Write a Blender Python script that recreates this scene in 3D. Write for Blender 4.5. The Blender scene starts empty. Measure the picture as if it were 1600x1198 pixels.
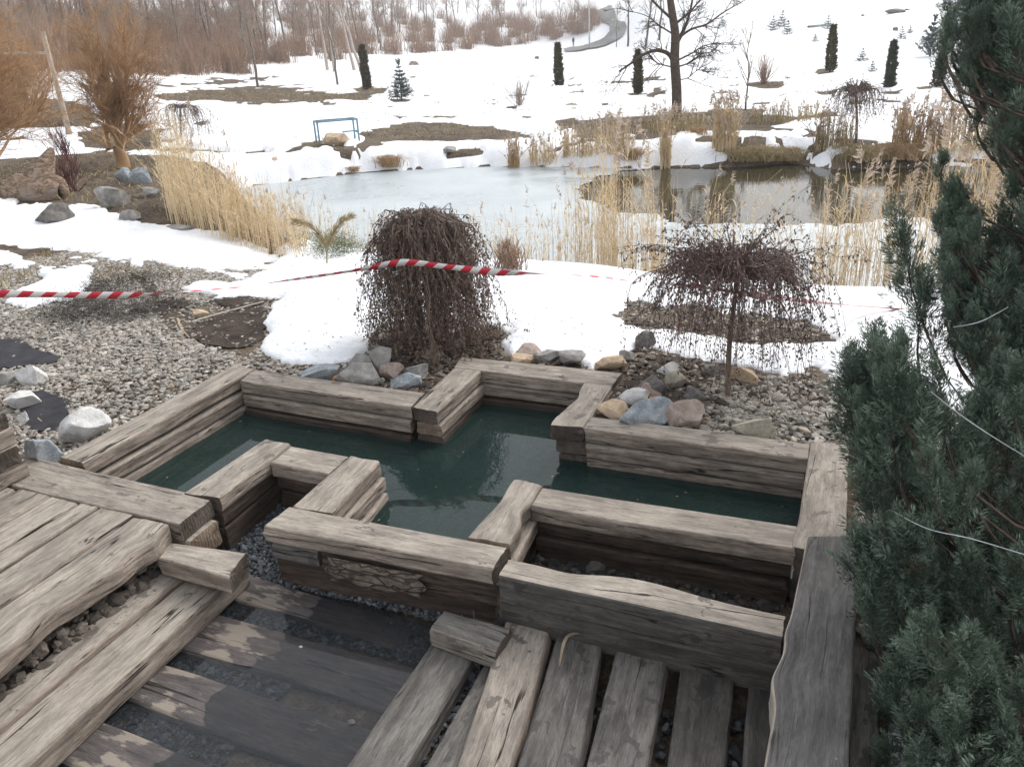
import bpy, math
import numpy as np
from math import radians as R_

# ------------------------------------------------------------------ camera, light, exposure
sc = bpy.context.scene
COL = sc.collection
F, CX, CY, H = 1250.82, 800.0, 599.0, 2.1
PITCH, YAW, ROLL = R_(22.946), R_(-23.273), R_(-3.094)
_f = np.array([math.sin(YAW) * math.cos(PITCH), math.cos(YAW) * math.cos(PITCH), -math.sin(PITCH)])
_r0 = np.array([math.cos(YAW), -math.sin(YAW), 0.0]); _u0 = np.cross(_r0, _f)
_r = math.cos(ROLL) * _r0 + math.sin(ROLL) * _u0; _u = -math.sin(ROLL) * _r0 + math.cos(ROLL) * _u0
from mathutils import Matrix
cam = bpy.data.cameras.new("camera"); co = bpy.data.objects.new("camera", cam); COL.objects.link(co)
cam.sensor_fit = 'HORIZONTAL'; cam.sensor_width = 36.0; cam.lens = F / 1600 * 36
cam.clip_start = 0.05; cam.clip_end = 4000
co.matrix_world = Matrix(((_r[0], _u[0], -_f[0], 0), (_r[1], _u[1], -_f[1], 0), (_r[2], _u[2], -_f[2], H), (0, 0, 0, 1)))
sc.camera = co

SUN_EL, SUN_AZ = R_(42), R_(22)          # azimuth measured from +Y towards +X
w = bpy.data.worlds.new("World"); sc.world = w; w.use_nodes = True
nt = w.node_tree; nt.nodes.clear()
sky = nt.nodes.new('ShaderNodeTexSky'); sky.sky_type = 'NISHITA'; sky.sun_disc = False
sky.sun_elevation = SUN_EL; sky.sun_rotation = SUN_AZ; sky.dust_density = 2.5; sky.air_density = 1.0
hs = nt.nodes.new('ShaderNodeHueSaturation'); hs.inputs['Saturation'].default_value = 0.22
bg = nt.nodes.new('ShaderNodeBackground'); bg.inputs[1].default_value = 0.15
wo = nt.nodes.new('ShaderNodeOutputWorld')
nt.links.new(sky.outputs[0], hs.inputs['Color']); nt.links.new(hs.outputs[0], bg.inputs[0]); nt.links.new(bg.outputs[0], wo.inputs[0])
sl = bpy.data.lights.new("sun", 'SUN'); sl.energy = 0.6; sl.angle = R_(25); sl.color = (1.0, 0.95, 0.88)
so = bpy.data.objects.new("sun", sl); COL.objects.link(so)
from mathutils import Vector
sd_ = Vector((math.sin(SUN_AZ) * math.cos(SUN_EL), math.cos(SUN_AZ) * math.cos(SUN_EL), math.sin(SUN_EL)))
so.rotation_euler = sd_.to_track_quat('Z', 'Y').to_euler(); so.location = (20, 0, 30)
sc.view_settings.view_transform = 'Standard'; sc.view_settings.look = 'None'
sc.view_settings.exposure = 1.2; sc.view_settings.gamma = 1.0; sc.view_settings.use_curve_mapping = False
sc.cycles.max_bounces = 8; sc.cycles.transparent_max_bounces = 12

# ------------------------------------------------------------------ view geometry -> places in the world
CAM = np.array([0, 0, H])
def ray(px, py): return _f + _r * (px - CX) / F - _u * (py - CY) / F
def Wd(px, py, d): return CAM + ray(px, py) * d
def Zp(px, py, z=0.0):
    v = ray(px, py); return CAM + v * ((z - H) / v[2])
def topix(P):
    q = P - CAM; dz = q @ _f
    return CX + F * (q @ _r) / dz, CY - F * (q @ _u) / dz, dz

# ------------------------------------------------------------------ numpy helpers
def hash3(i, j, k):
    n = (i * 374761393 + j * 668265263 + k * 2147483647 // 7 * 3) & 0xffffffff
    n = ((n ^ (n >> 13)) * 1274126177) & 0xffffffff
    n = ((n ^ (n >> 16)) * 2246822519) & 0xffffffff
    return ((n ^ (n >> 15)) & 0xffffff) / float(0xffffff)
def vnoise(p):
    p = np.asarray(p, float); i = np.floor(p).astype(np.int64); f = p - i; f = f * f * (3 - 2 * f); out = 0
    for a in (0, 1):
        for b in (0, 1):
            for c in (0, 1):
                wt = (f[..., 0] if a else 1 - f[..., 0]) * (f[..., 1] if b else 1 - f[..., 1]) * (f[..., 2] if c else 1 - f[..., 2])
                out = out + wt * hash3(i[..., 0] + a, i[..., 1] + b, i[..., 2] + c)
    return out
def fbm(p, o=4):
    s, a, t = 0, 1.0, 0
    for k in range(o):
        s = s + a * vnoise(np.asarray(p) * 2 ** k + 17.3 * k); t += a; a *= .55
    return s / t
def in_poly(poly, x, y):
    c = np.zeros(x.shape, bool); n = len(poly)
    for k in range(n):
        x0, y0 = poly[k]; x1, y1 = poly[k - 1]
        if y0 == y1: continue
        c ^= ((y0 > y) != (y1 > y)) & (x < (x1 - x0) * (y - y0) / (y1 - y0) + x0)
    return c
def sdf(poly, x, y):
    d = np.full(x.shape, 1e9); n = len(poly)
    for k in range(n):
        x0, y0 = poly[k - 1]; x1, y1 = poly[k]; ex, ey = x1 - x0, y1 - y0
        t = np.clip(((x - x0) * ex + (y - y0) * ey) / (ex * ex + ey * ey + 1e-12), 0, 1)
        d = np.minimum(d, (x - x0 - t * ex) ** 2 + (y - y0 - t * ey) ** 2)
    d = np.sqrt(d); return np.where(in_poly(poly, x, y), d, -d)
def sstep(a, b, x):
    t = np.clip((x - a) / (b - a), 0, 1); return t * t * (3 - 2 * t)
def norm(v): return v / (np.linalg.norm(v, axis=-1, keepdims=True) + 1e-12)

# ------------------------------------------------------------------ object helpers
def link(o, parent=None):
    COL.objects.link(o)
    if parent is not None: o.parent = parent
    return o
def tag(o, label=None, cat=None, group=None, kind=None):
    if label: o['label'] = label
    if cat: o['category'] = cat
    if group: o['group'] = group
    if kind: o['kind'] = kind
    return o
def empty(name, loc=(0, 0, 0), rz=0.0):
    o = bpy.data.objects.new(name, None); o.location = tuple(float(c) for c in loc); o.rotation_euler = (0, 0, rz); o.empty_display_size = .2
    return link(o)
def copy_tree(o, parent=None):
    c = o.copy(); COL.objects.link(c); c.parent = parent
    for ch in list(o.children): copy_tree(ch, c)
    return c
class MB:
    """collects vertices and faces (triangles or quads) and links them as one mesh object"""
    def __init__(s): s.V = []; s.F = []; s.n = 0; s.UV = []; s.M = []; s.C = []; s.hasuv = False; s.hasc = False
    def add(s, V, faces, uv=None, mat=0, col=None):
        V = np.asarray(V, float).reshape(-1, 3); faces = np.asarray(faces, np.int64)
        s.V.append(V); s.F.append(faces + s.n); s.M.append(np.full(len(faces), mat, np.int32)); s.n += len(V)
        if uv is None: s.UV.append(np.zeros((faces.size, 2)))
        else: s.UV.append(np.asarray(uv).reshape(-1, 2)); s.hasuv = True
        if col is None: s.C.append(np.ones(len(V)))
        else: s.C.append(np.broadcast_to(col, (len(V),)).astype(float)); s.hasc = True
    def build(s, name, mats, parent=None, smooth=False, origin=None):
        me = bpy.data.meshes.new(name)
        V = np.concatenate(s.V)
        if origin is not None: V = V - np.asarray(origin)
        tot = np.concatenate([np.full(len(f), f.shape[1], np.int32) for f in s.F]); lp = np.concatenate([f.ravel() for f in s.F])
        me.vertices.add(len(V)); me.vertices.foreach_set('co', V.astype(np.float32).ravel())
        me.loops.add(len(lp)); me.loops.foreach_set('vertex_index', lp.astype(np.int32))
        me.polygons.add(len(tot)); st = np.concatenate([[0], np.cumsum(tot)[:-1]]).astype(np.int32)
        me.polygons.foreach_set('loop_start', st); me.polygons.foreach_set('loop_total', tot)
        me.polygons.foreach_set('material_index', np.concatenate(s.M))
        me.polygons.foreach_set('use_smooth', np.full(len(tot), smooth))
        if s.hasuv:
            l = me.uv_layers.new(name='UVMap'); l.data.foreach_set('uv', np.concatenate(s.UV).astype(np.float32).ravel())
        if s.hasc:
            a = me.attributes.new('tone', 'FLOAT', 'POINT'); a.data.foreach_set('value', np.concatenate(s.C).astype(np.float32))
        for m in (mats if isinstance(mats, (list, tuple)) else [mats]): me.materials.append(m)
        me.update(calc_edges=True); me.validate()
        o = bpy.data.objects.new(name, me)
        if origin is not None and parent is None: o.location = tuple(float(c) for c in origin)
        return link(o, parent)
def tubes(mb, P, rad, S=3, col=None, mat=0):
    """P (N,K,3) paths, rad (N,K)"""
    P = np.asarray(P, float); N, K, _ = P.shape
    if N == 0: return
    T = norm(np.gradient(P, axis=1)) if K > 2 else norm(np.repeat((P[:, 1:] - P[:, :1]), 2, axis=1))
    ref = np.where(np.abs(T[..., 2:3]) > .9, np.array([1., 0, 0]), np.array([0, 0, 1.]))
    A = norm(np.cross(T, ref)); B = np.cross(T, A)
    a = np.arange(S) * 2 * np.pi / S
    ring = P[:, :, None, :] + rad[:, :, None, None] * (A[:, :, None, :] * np.cos(a)[:, None] + B[:, :, None, :] * np.sin(a)[:, None])
    idx = np.arange(N * K * S).reshape(N, K, S); nx = np.roll(idx, -1, axis=2)
    f = np.stack([idx[:, :-1], nx[:, :-1], nx[:, 1:], idx[:, 1:]], -1).reshape(-1, 4)
    c = None if col is None else np.repeat(np.broadcast_to(col, (N,)), K * S)
    mb.add(ring.reshape(-1, 3), f, col=c, mat=mat)
def blades(mb, P, D, L, Wd_, rng, col=None, bend=0.0, mat=0):
    """diamond leaves: base P, direction D, length L, width W"""
    N = len(P); D = norm(D); side = norm(np.cross(D, rng.normal(size=(N, 3)))); L = np.broadcast_to(L, (N,))[:, None]; Wd_ = np.broadcast_to(Wd_, (N,))[:, None]
    nrm = np.cross(D, side)
    V = np.stack([P, P + D * L * .5 + side * Wd_ * .5 + nrm * L * bend, P + D * L, P + D * L * .5 - side * Wd_ * .5 + nrm * L * bend], 1)
    f = np.arange(N * 4).reshape(N, 4)
    c = None if col is None else np.repeat(np.broadcast_to(col, (N,)), 4)
    mb.add(V.reshape(-1, 3), f, col=c, mat=mat)
def icosphere(sub):
    t = (1 + 5 ** .5) / 2
    v = [(-1, t, 0), (1, t, 0), (-1, -t, 0), (1, -t, 0), (0, -1, t), (0, 1, t), (0, -1, -t), (0, 1, -t), (t, 0, -1), (t, 0, 1), (-t, 0, -1), (-t, 0, 1)]
    f = [(0, 11, 5), (0, 5, 1), (0, 1, 7), (0, 7, 10), (0, 10, 11), (1, 5, 9), (5, 11, 4), (11, 10, 2), (10, 7, 6), (7, 1, 8), (3, 9, 4), (3, 4, 2), (3, 2, 6), (3, 6, 8), (3, 8, 9), (4, 9, 5), (2, 4, 11), (6, 2, 10), (8, 6, 7), (9, 8, 1)]
    v = [np.array(q) / np.linalg.norm(q) for q in v]
    for _ in range(sub):
        cache = {}; nf = []
        def mid(a, b):
            k = (min(a, b), max(a, b))
            if k not in cache:
                m = v[a] + v[b]; v.append(m / np.linalg.norm(m)); cache[k] = len(v) - 1
            return cache[k]
        for a, b, c in f:
            ab, bc, ca = mid(a, b), mid(b, c), mid(c, a); nf += [(a, ab, ca), (b, bc, ab), (c, ca, bc), (ab, bc, ca)]
        f = nf
    return np.array(v), np.array(f)
ICO = [icosphere(k) for k in range(5)]

# ------------------------------------------------------------------ material helpers
class NT:
    def __init__(s, name):
        s.m = bpy.data.materials.new(name); s.m.use_nodes = True; s.t = s.m.node_tree; s.t.nodes.clear()
        s.out = s.n('OutputMaterial')
    def n(s, typ, **kw):
        nd = s.t.nodes.new('ShaderNode' + typ)
        for k, v in kw.items(): setattr(nd, k, v)
        return nd
    def l(s, a, b): s.t.links.new(a, b)
    def val(s, inp, v):
        if hasattr(v, 'is_output'): s.l(v, inp)
        else: inp.default_value = v
    def math(s, op, a, b=0.0, c=None, clamp=False):
        m = s.n('Math', operation=op); m.use_clamp = clamp; s.val(m.inputs[0], a); s.val(m.inputs[1], b)
        if c is not None: s.val(m.inputs[2], c)
        return m.outputs[0]
    def mix(s, fac, a, b, mode='MIX'):
        m = s.n('Mix', data_type='RGBA', blend_type=mode); s.val(m.inputs[0], fac)
        for i, q in ((6, a), (7, b)):
            s.val(m.inputs[i], q if hasattr(q, 'is_output') else (*q[:3], 1.0))
        return m.outputs[2]
    def noise(s, vec, scale, detail=4, rough=.55, dist=0.0):
        q = s.n('TexNoise'); q.inputs['Scale'].default_value = scale; q.inputs['Detail'].default_value = detail
        q.inputs['Roughness'].default_value = rough; q.inputs['Distortion'].default_value = dist
        if vec is not None: s.l(vec, q.inputs['Vector'])
        return q.outputs['Fac']
    def ramp(s, fac, a, b, va=0.0, vb=1.0):
        m = s.n('MapRange'); m.interpolation_type = 'SMOOTHSTEP'; s.l(fac, m.inputs[0])
        m.inputs[1].default_value = a; m.inputs[2].default_value = b; m.inputs[3].default_value = va; m.inputs[4].default_value = vb
        return m.outputs[0]
    def mapv(s, vec, scale, loc=(0, 0, 0)):
        m = s.n('Mapping'); s.l(vec, m.inputs[0]); m.inputs['Scale'].default_value = scale; m.inputs['Location'].default_value = loc
        return m.outputs[0]
    def bump(s, h, strength=.3, dist=.01):
        b = s.n('Bump'); b.inputs['Strength'].default_value = strength; b.inputs['Distance'].default_value = dist; s.l(h, b.inputs['Height']); return b.outputs[0]
    def bsdf(s, color, rough=.8, normal=None, spec=.3, **kw):
        b = s.n('BsdfPrincipled'); s.val(b.inputs['Base Color'], color if hasattr(color, 'is_output') else (*color, 1)); s.val(b.inputs['Roughness'], rough)
        b.inputs['Specular IOR Level'].default_value = spec
        if normal is not None: s.l(normal, b.inputs['Normal'])
        for k, v in kw.items(): s.val(b.inputs[k.replace('_', ' ')], v)
        s.l(b.outputs[0], s.out.inputs[0]); return b
    def objc(s): return s.n('TexCoord').outputs['Object']
    def geo(s): return s.n('NewGeometry')
    def tone(s): a = s.n('Attribute'); a.attribute_name = 'tone'; return a.outputs['Fac']

def wood_mat(name, dark, light, wet=0.0, spots=.68, spotcol=(.10, .085, .075), streak=.5, sps=(8, 11), dryend=False):
    m = NT(name); uv = m.n('UVMap').outputs[0]; rnd = m.n('ObjectInfo').outputs['Random']
    off = m.n('CombineXYZ'); m.l(m.math('MULTIPLY', rnd, 37.0), off.inputs[0]); m.l(m.math('MULTIPLY', rnd, 91.0), off.inputs[1]); m.l(m.math('MULTIPLY', rnd, 53.0), off.inputs[2])
    ad = m.n('VectorMath', operation='ADD'); m.l(uv, ad.inputs[0]); m.l(off.outputs[0], ad.inputs[1]); v = ad.outputs[0]
    g1 = m.noise(m.mapv(v, (4.0, 30, 1)), 1.0, 7, .72, .3)                 # broad grain
    g2 = m.noise(m.mapv(v, (26, 210, 1)), 1.0, 4, .65)                      # fine fibres
    g3 = m.noise(m.mapv(v, (6.0, 62, 1), (4, 8, 0)), 1.0, 6, .72, .2)       # dark splits
    bl = m.noise(m.mapv(v, (4.5, 8, 1)), 1.0, 6, .62, .3)                   # stains
    pit = m.noise(m.mapv(v, (60, 110, 1)), 1.0, 3, .6)
    cr = m.noise(m.mapv(v, (.5, 8, 1), (5, 3, 0)), 1.0, 5, .42, .0)
    crack = m.ramp(m.math('ABSOLUTE', m.math('SUBTRACT', cr, .5)), .002, .008, 1, 0)
    crack = m.math('MULTIPLY', crack, m.ramp(m.noise(m.mapv(v, (1.3, 3.5, 1), (9, 9, 0)), 1.0, 3), .45, .53))
    c = m.mix(m.ramp(g1, .3, .7), dark, light)
    c = m.mix(m.math('MULTIPLY', m.ramp(g2, .36, .58, 1, 0), .34), c, tuple(x * .5 for x in dark))
    c = m.mix(m.math('MULTIPLY', m.ramp(g3, .56, .66), streak), c, tuple(x * .28 for x in dark))
    c = m.mix(m.math('MULTIPLY', m.ramp(pit, .66, .74), .6), c, tuple(x * .3 for x in dark))
    mul = m.math('ADD', m.math('MULTIPLY', m.ramp(bl, .30, .70), .42), m.math('ADD', m.math('MULTIPLY', rnd, .22), .64))
    cc = m.n('CombineColor'); [m.l(mul, cc.inputs[i]) for i in range(3)]
    c = m.mix(1.0, c, cc.outputs[0], 'MULTIPLY')
    sp = m.noise(m.mapv(v, (sps[0], sps[1], 1), (3, 7, 1)), 1.0, 4, .6)
    if dryend:                                                              # the end that stays above the water dries to a pale tan
        sx = m.n('SeparateXYZ'); m.l(uv, sx.inputs[0]); hump = m.math('SUBTRACT', 1.0, m.math('MULTIPLY', m.math('ABSOLUTE', m.math('SUBTRACT', sx.outputs[0], .30)), 3.4), clamp=True)
        sp = m.math('ADD', sp, m.math('MULTIPLY', hump, .26))
    sp = m.ramp(sp, spots - (.03 if dryend else .012), spots + (.05 if dryend else .018))
    c = m.mix(m.math('MULTIPLY', sp, .8), c, spotcol)
    c = m.mix(m.math('MULTIPLY', crack, .95), c, (.016, .012, .010))
    hgt = m.math('SUBTRACT', m.math('ADD', g1, m.math('MULTIPLY', g2, .6)), m.math('MULTIPLY', crack, 1.8))
    rough = m.math('SUBTRACT', .86 - wet * .4, m.math('MULTIPLY', sp, .25))
    m.bsdf(c, rough, m.bump(hgt, .5, .008), .3)
    return m.m
def end_mat(name, dark, light):
    m = NT(name); p = m.objc(); rnd = m.n('ObjectInfo').outputs['Random']
    n1 = m.noise(p, 9, 5, .6); n2 = m.noise(m.mapv(p, (60, 60, 60)), 1, 3, .6)
    wv = m.n('TexWave', wave_type='RINGS', rings_direction='SPHERICAL'); m.l(p, wv.inputs[0]); wv.inputs['Scale'].default_value = 22; wv.inputs['Distortion'].default_value = 6; wv.inputs['Detail'].default_value = 3
    c = m.mix(m.ramp(n1, .3, .7), dark, light); c = m.mix(m.math('MULTIPLY', wv.outputs['Fac'], .25), c, tuple(x * .6 for x in dark))
    m.bsdf(c, .9, m.bump(m.math('ADD', n2, wv.outputs['Fac']), .35, .006), .2); return m.m
def rock_mat(name, a, b, scale=9, speck=.0):
    m = NT(name); p = m.objc(); rnd = m.n('ObjectInfo').outputs['Random']
    n1 = m.noise(p, scale, 6, .65, .3); n2 = m.noise(p, scale * 9, 4, .7); n3 = m.noise(p, scale * .35, 3)
    c = m.mix(m.ramp(n1, .32, .68), a, b); c = m.mix(m.math('MULTIPLY', m.ramp(n2, .5, .72), .35 + speck), c, tuple(min(1, x * 1.6 + .05) for x in b))
    c = m.mix(m.math('MULTIPLY', m.ramp(n3, .55, .7), .4), c, (.06, .055, .05))
    m.bsdf(c, .85, m.bump(m.math('ADD', n1, m.math('MULTIPLY', n2, .4)), .6, .015), .3); return m.m
def plain_mat(name, a, b, scale=6, rough=.85, bump=.2, spec=.25, tone=False, vary=.0):
    m = NT(name); p = m.objc(); n1 = m.noise(p, scale, 4, .6)
    c = m.mix(m.ramp(n1, .3, .7), a, b)
    if tone:
        t = m.tone(); cc = m.n('CombineColor'); [m.l(t, cc.inputs[i]) for i in range(3)]; c = m.mix(1.0, c, cc.outputs[0], 'MULTIPLY')
    m.bsdf(c, rough, m.bump(n1, bump, .01) if bump else None, spec); return m.m
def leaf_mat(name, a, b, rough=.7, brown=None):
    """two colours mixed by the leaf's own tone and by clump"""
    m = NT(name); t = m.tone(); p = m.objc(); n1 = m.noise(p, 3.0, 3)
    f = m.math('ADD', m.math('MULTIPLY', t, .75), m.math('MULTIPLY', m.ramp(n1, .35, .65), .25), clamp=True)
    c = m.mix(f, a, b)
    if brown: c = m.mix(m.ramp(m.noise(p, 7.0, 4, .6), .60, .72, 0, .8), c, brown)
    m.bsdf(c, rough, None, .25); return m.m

M = {}
M['wood'] = wood_mat('weathered_wood', (.225, .197, .166), (.42, .375, .318), spots=.615, streak=.55)
M['wood2'] = wood_mat('pale_weathered_wood', (.25, .218, .182), (.45, .40, .34), spots=.66, streak=.45)
M['woodside'] = wood_mat('split_wood', (.18, .145, .117), (.41, .345, .288), spots=.9, streak=.95)
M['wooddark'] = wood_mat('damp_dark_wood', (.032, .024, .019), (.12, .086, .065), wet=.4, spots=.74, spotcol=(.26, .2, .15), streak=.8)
M['woodwet'] = wood_mat('soaked_wood', (.070, .060, .058), (.135, .118, .112), wet=.7, spots=.70, spotcol=(.30, .258, .208), sps=(4.5, 13), dryend=True)
M['woodgrey'] = wood_mat('grey_dirty_shaded_wood', (.10, .094, .086), (.225, .21, .19), spots=.60, spotcol=(.06, .055, .051), streak=.6)  # dirty grey, with the foreground's shade put into the colour too
M['woodgreydark'] = wood_mat('dark_grey_wood', (.055, .051, .046), (.13, .121, .108), spots=.60, spotcol=(.04, .037, .035), streak=.6)  # darker grey; on the tall beam it paints the shade of the front
M['woodslab'] = wood_mat('charcoal_grey_wood', (.09, .086, .082), (.175, .168, .16), spots=.74, spotcol=(.28, .27, .255), streak=.45)
M['end'] = end_mat('sawn_end_grain', (.055, .045, .036), (.14, .115, .095))
M['endlight'] = end_mat('pale_end_grain', (.16, .12, .09), (.34, .27, .2))

# ------------------------------------------------------------------ terrain height
POOL = [(-4.0, 2.74), (-3.0, 2.74), (-3.0, 3.27), (-2.36, 3.27), (-2.36, 2.7), (-1.39, 2.7), (-1.39, 3.27), (-.02, 3.27), (.02, 4.14), (-1.4, 4.14), (-1.4, 4.84), (-2.37, 4.84), (-2.37, 4.12), (-4.0, 4.17)]
DECK = [(-5.2, -1), (-2.78, -1), (-2.78, 2.74), (-5.2, 2.74)]
BASIN = [(-2.95, -1), (.12, -1), (.12, 2.66), (-1.39, 2.66), (-2.36, 2.75), (-2.36, 3.27), (-3.0, 3.27), (-3.0, 2.5)]
BIN = [(-1.39, 2.62), (.02, 2.62), (.02, 3.27), (-1.39, 3.27)]
PONDPX = [(372, 296), (400, 290), (450, 284), (560, 271), (640, 266), (760, 261), (860, 261), (1000, 264), (1040, 261), (1140, 260), (1240, 254), (1300, 263), (1400, 261), (1600, 257), (2300, 235),
          (2400, 500), (1700, 473), (1480, 466), (1250, 468), (1000, 447), (900, 437), (760, 432), (600, 420), (520, 408), (460, 385), (420, 345), (385, 310)]
POND = [tuple(Zp(x, y, -1.0)[:2]) for x, y in PONDPX]
CT = []
for x, y, z in [(-4.5, 3.5, -.04), (-5.5, 4, -.02), (-4, 5, -.05), (-3, 5, -.06), (-2, 5.3, -.06), (-1, 4.9, -.05), (0, 4.8, -.05), (1, 4.5, -.05), (1, 3, -.12), (1, 2, -.15), (.5, 1, -.2), (-5.5, 2, -.1), (-2, 1, -.2), (-6, 6, -.06),
                (-4.5, 6.5, -.12), (-3, 6.5, -.15), (-1.5, 6.3, -.15), (.3, 6, -.14), (2, 6, -.14), (-7, 7, -.1), (-5.5, 8, -.28), (-4, 8, -.34), (-2, 7.8, -.38), (0, 7.8, -.38), (2, 8, -.38), (3, 3, -.1), (-8, 5, .0), (-9, 2, 0), (0, -4, -.1), (6, 4, 0), (-12, 0, .1), (10, 8, -.1), (-10, 9, -.15), (-13, 10, -.1), (-8, 9, -.35), (-6.2, 8.9, -.5), (-4.5, 9.3, -.58), (-2, 9, -.6), (0, 8.9, -.6), (1.5, 9.3, -.6), (4, 10, -.6)]:
    CT.append((x, y, z))
FARPX = [(640, 228, 23.6), (640, 190, 31), (627, 155, 42), (500, 230, 23), (420, 262, 21), (860, 228, 22.5), (860, 190, 30), (873, 135, 46), (575, 140, 54), (1057, 200, 23), (1057, 185, 26), (1240, 235, 19), (1240, 190, 24), (1298, 112, 43), (1393, 138, 32), (1467, 135, 31), (1335, 215, 20.5), (1460, 225, 20), (1215, 55, 60), (1410, 75, 50), (1500, 0, 110), (1000, 0, 165), (1200, 0, 140), (950, 75, 150), (950, 30, 230), (800, 100, 90), (600, 95, 100), (700, 12, 270), (600, -20, 360), (400, 120, 75), (400, 60, 120), (400, 0, 170), (200, 100, 70), (200, 0, 120), (0, 130, 50), (0, 0, 100), (100, 160, 42), (0, 205, 30), (190, 264, 20.3), (0, 290, 15.6), (300, 190, 30), (450, 180, 33), (-300, 150, 45), (-300, 300, 14), (-300, 0, 95), (1900, 0, 90), (1900, 120, 30), (2000, 220, 18), (1700, 230, 19), (1700, 60, 60), (300, 255, 19), (-200, -60, 160), (200, -60, 220), (600, -60, 420), (1000, -60, 380), (1400, -60, 260), (1800, -60, 220), (900, 5, 300), (1700, 4, 100), (330, 300, 14.6), (250, 330, 12.6)]
for a in FARPX: CT.append(tuple(Wd(*a)))
for az in range(-180, 181, 30):
    a = R_(az); CT.append((900 * math.sin(a), 900 * math.cos(a), 85.0))
    if abs((az + 23 + 180) % 360 - 180) > 70: CT.append((40 * math.sin(a), 40 * math.cos(a), .6)); CT.append((12 * math.sin(a), 12 * math.cos(a), .05))
CT = np.array(CT)
def _k(x, y):
    r = np.hypot(x, y) + .35; a = np.arctan2(x, y)
    return np.stack([np.sin(a) * 2.0, np.cos(a) * 2.0, np.log(r) * 1.1], -1)
_kc = _k(CT[:, 0], CT[:, 1])
def _phi(a, b): return np.sqrt(((a[:, None] - b[None]) ** 2).sum(-1) + .012)
_G = _phi(_kc, _kc) ; _n = len(CT)
_A = np.zeros((_n + 1, _n + 1)); _A[:_n, :_n] = _G; _A[:_n, _n] = 1; _A[_n, :_n] = 1
_wt = np.linalg.solve(_A + np.diag([-.004] * _n + [0.0]), np.append(CT[:, 2], 0))
def terr(x, y, build=True):
    x = np.asarray(x, float); y = np.asarray(y, float); sh = x.shape; x = x.ravel(); y = y.ravel(); z = np.empty(len(x))
    for s in range(0, len(x), 20000):
        k = _k(x[s:s + 20000], y[s:s + 20000]); z[s:s + 20000] = _phi(k, _kc) @ _wt[:_n] + _wt[_n]
    r = np.hypot(x, y)
    z = z + (fbm(np.stack([x * .6, y * .6, 0 * x], -1), 3) - .5) * .10 * sstep(4, 9, r) * (1 + r / 40)
    near = r < 60
    sp = np.full(len(x), -99.0); sp[near] = sdf(POND, x[near], y[near])
    z = np.where(sp > -3, np.where(sp > 0, -1.0 - .6 * sstep(0, 1.2, sp) - .02, np.maximum(z, -.96) * sstep(0, .9, -sp) + (-1.0) * (1 - sstep(0, .9, -sp))), z)
    if build:
        z = np.where(in_poly(DECK, x, y), -.16, z); z = np.where(in_poly(BASIN, x, y), np.where(y > 2.6, -.36, -.41), z)
        z = np.where(in_poly(BIN, x, y), -.32, z); z = np.where(in_poly(POOL, x, y), -.62, z)
    return z.reshape(sh)
def hit(px, py, dmin=1.5, dmax=600):
    v = ray(px, py); d = np.geomspace(dmin, dmax, 260); P = CAM + v * d[:, None]
    g = P[:, 2] - terr(P[:, 0], P[:, 1], False); i = np.argmax(g < 0)
    if g[i] >= 0: i = len(d) - 1
    a, b = d[max(i - 1, 0)], d[i]
    Q = CAM + v * np.linspace(a, b, 40)[:, None]; g = Q[:, 2] - terr(Q[:, 0], Q[:, 1], False); j = np.argmax(g < 0)
    q = Q[j].copy(); q[2] = terr(q[0:1], q[1:2], False)[0]; return q
def depth(p): return float((np.asarray(p) - CAM) @ _f)
def ground(x, y): return float(terr(np.array([x]), np.array([y]), False)[0])

# ------------------------------------------------------------------ ground and snow sheets
rad = np.concatenate([np.linspace(.05, 1.6, 12)[:-1], np.arange(1.6, 12, .03), 12 * 1.0135 ** np.arange(0, 325)])
hd = YAW
azd = np.concatenate([np.arange(-180, -46, 4.0), np.arange(-46, 46, .2), np.arange(46, 180, 4.0)])
az = hd + np.radians(azd)
GX = rad[:, None] * np.sin(az)[None]; GY = rad[:, None] * np.cos(az)[None]
GZ = terr(GX, GY)
nr, na = GX.shape
_i = np.arange(nr * na).reshape(nr, na); _j = np.roll(_i, -1, 1)
QUAD = np.stack([_i[:-1], _i[1:], _j[1:], _j[:-1]], -1).reshape(-1, 4)
GP = np.stack([GX, GY, GZ], -1).reshape(-1, 3)

SNOWNEAR = [
 [(-600, 290), (0, 311), (40, 318), (100, 326), (150, 320), (200, 345), (250, 351), (330, 362), (385, 376), (428, 396), (415, 415), (385, 430), (330, 425), (250, 410), (180, 408), (120, 395), (60, 388), (0, 385), (-600, 400)],
 [(-200, 390), (0, 393), (30, 397), (55, 412), (30, 420), (0, 418), (-200, 420)],
 [(60, 418), (110, 418), (150, 420), (145, 440), (135, 468), (90, 475), (50, 480), (5, 475), (30, 455), (65, 437), (55, 425)],
 [(100, 402), (150, 404), (155, 410), (105, 412)], [(205, 405), (228, 408), (222, 416), (203, 412)],
 [(285, 452), (330, 441), (395, 432), (420, 398), (465, 372), (520, 372), (600, 380), (780, 392), (900, 396), (990, 400), (1060, 416), (1250, 430), (1480, 430), (1800, 440), (2400, 460), (2400, 700), (1500, 640), (1380, 620), (1300, 590), (1270, 575), (1225, 592), (1160, 575), (1090, 560), (1030, 548), (1000, 545), (985, 552), (940, 577), (900, 560), (850, 548), (800, 556), (778, 540), (785, 522), (770, 512), (700, 520), (600, 512), (580, 522), (580, 545), (545, 570), (500, 575), (440, 565), (405, 545), (415, 520), (405, 505), (432, 470), (380, 463), (320, 458)],
 [(1395, 1120), (1440, 1128), (1430, 1165), (1460, 1198), (1500, 1260), (1380, 1240), (1390, 1170)],
]
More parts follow.
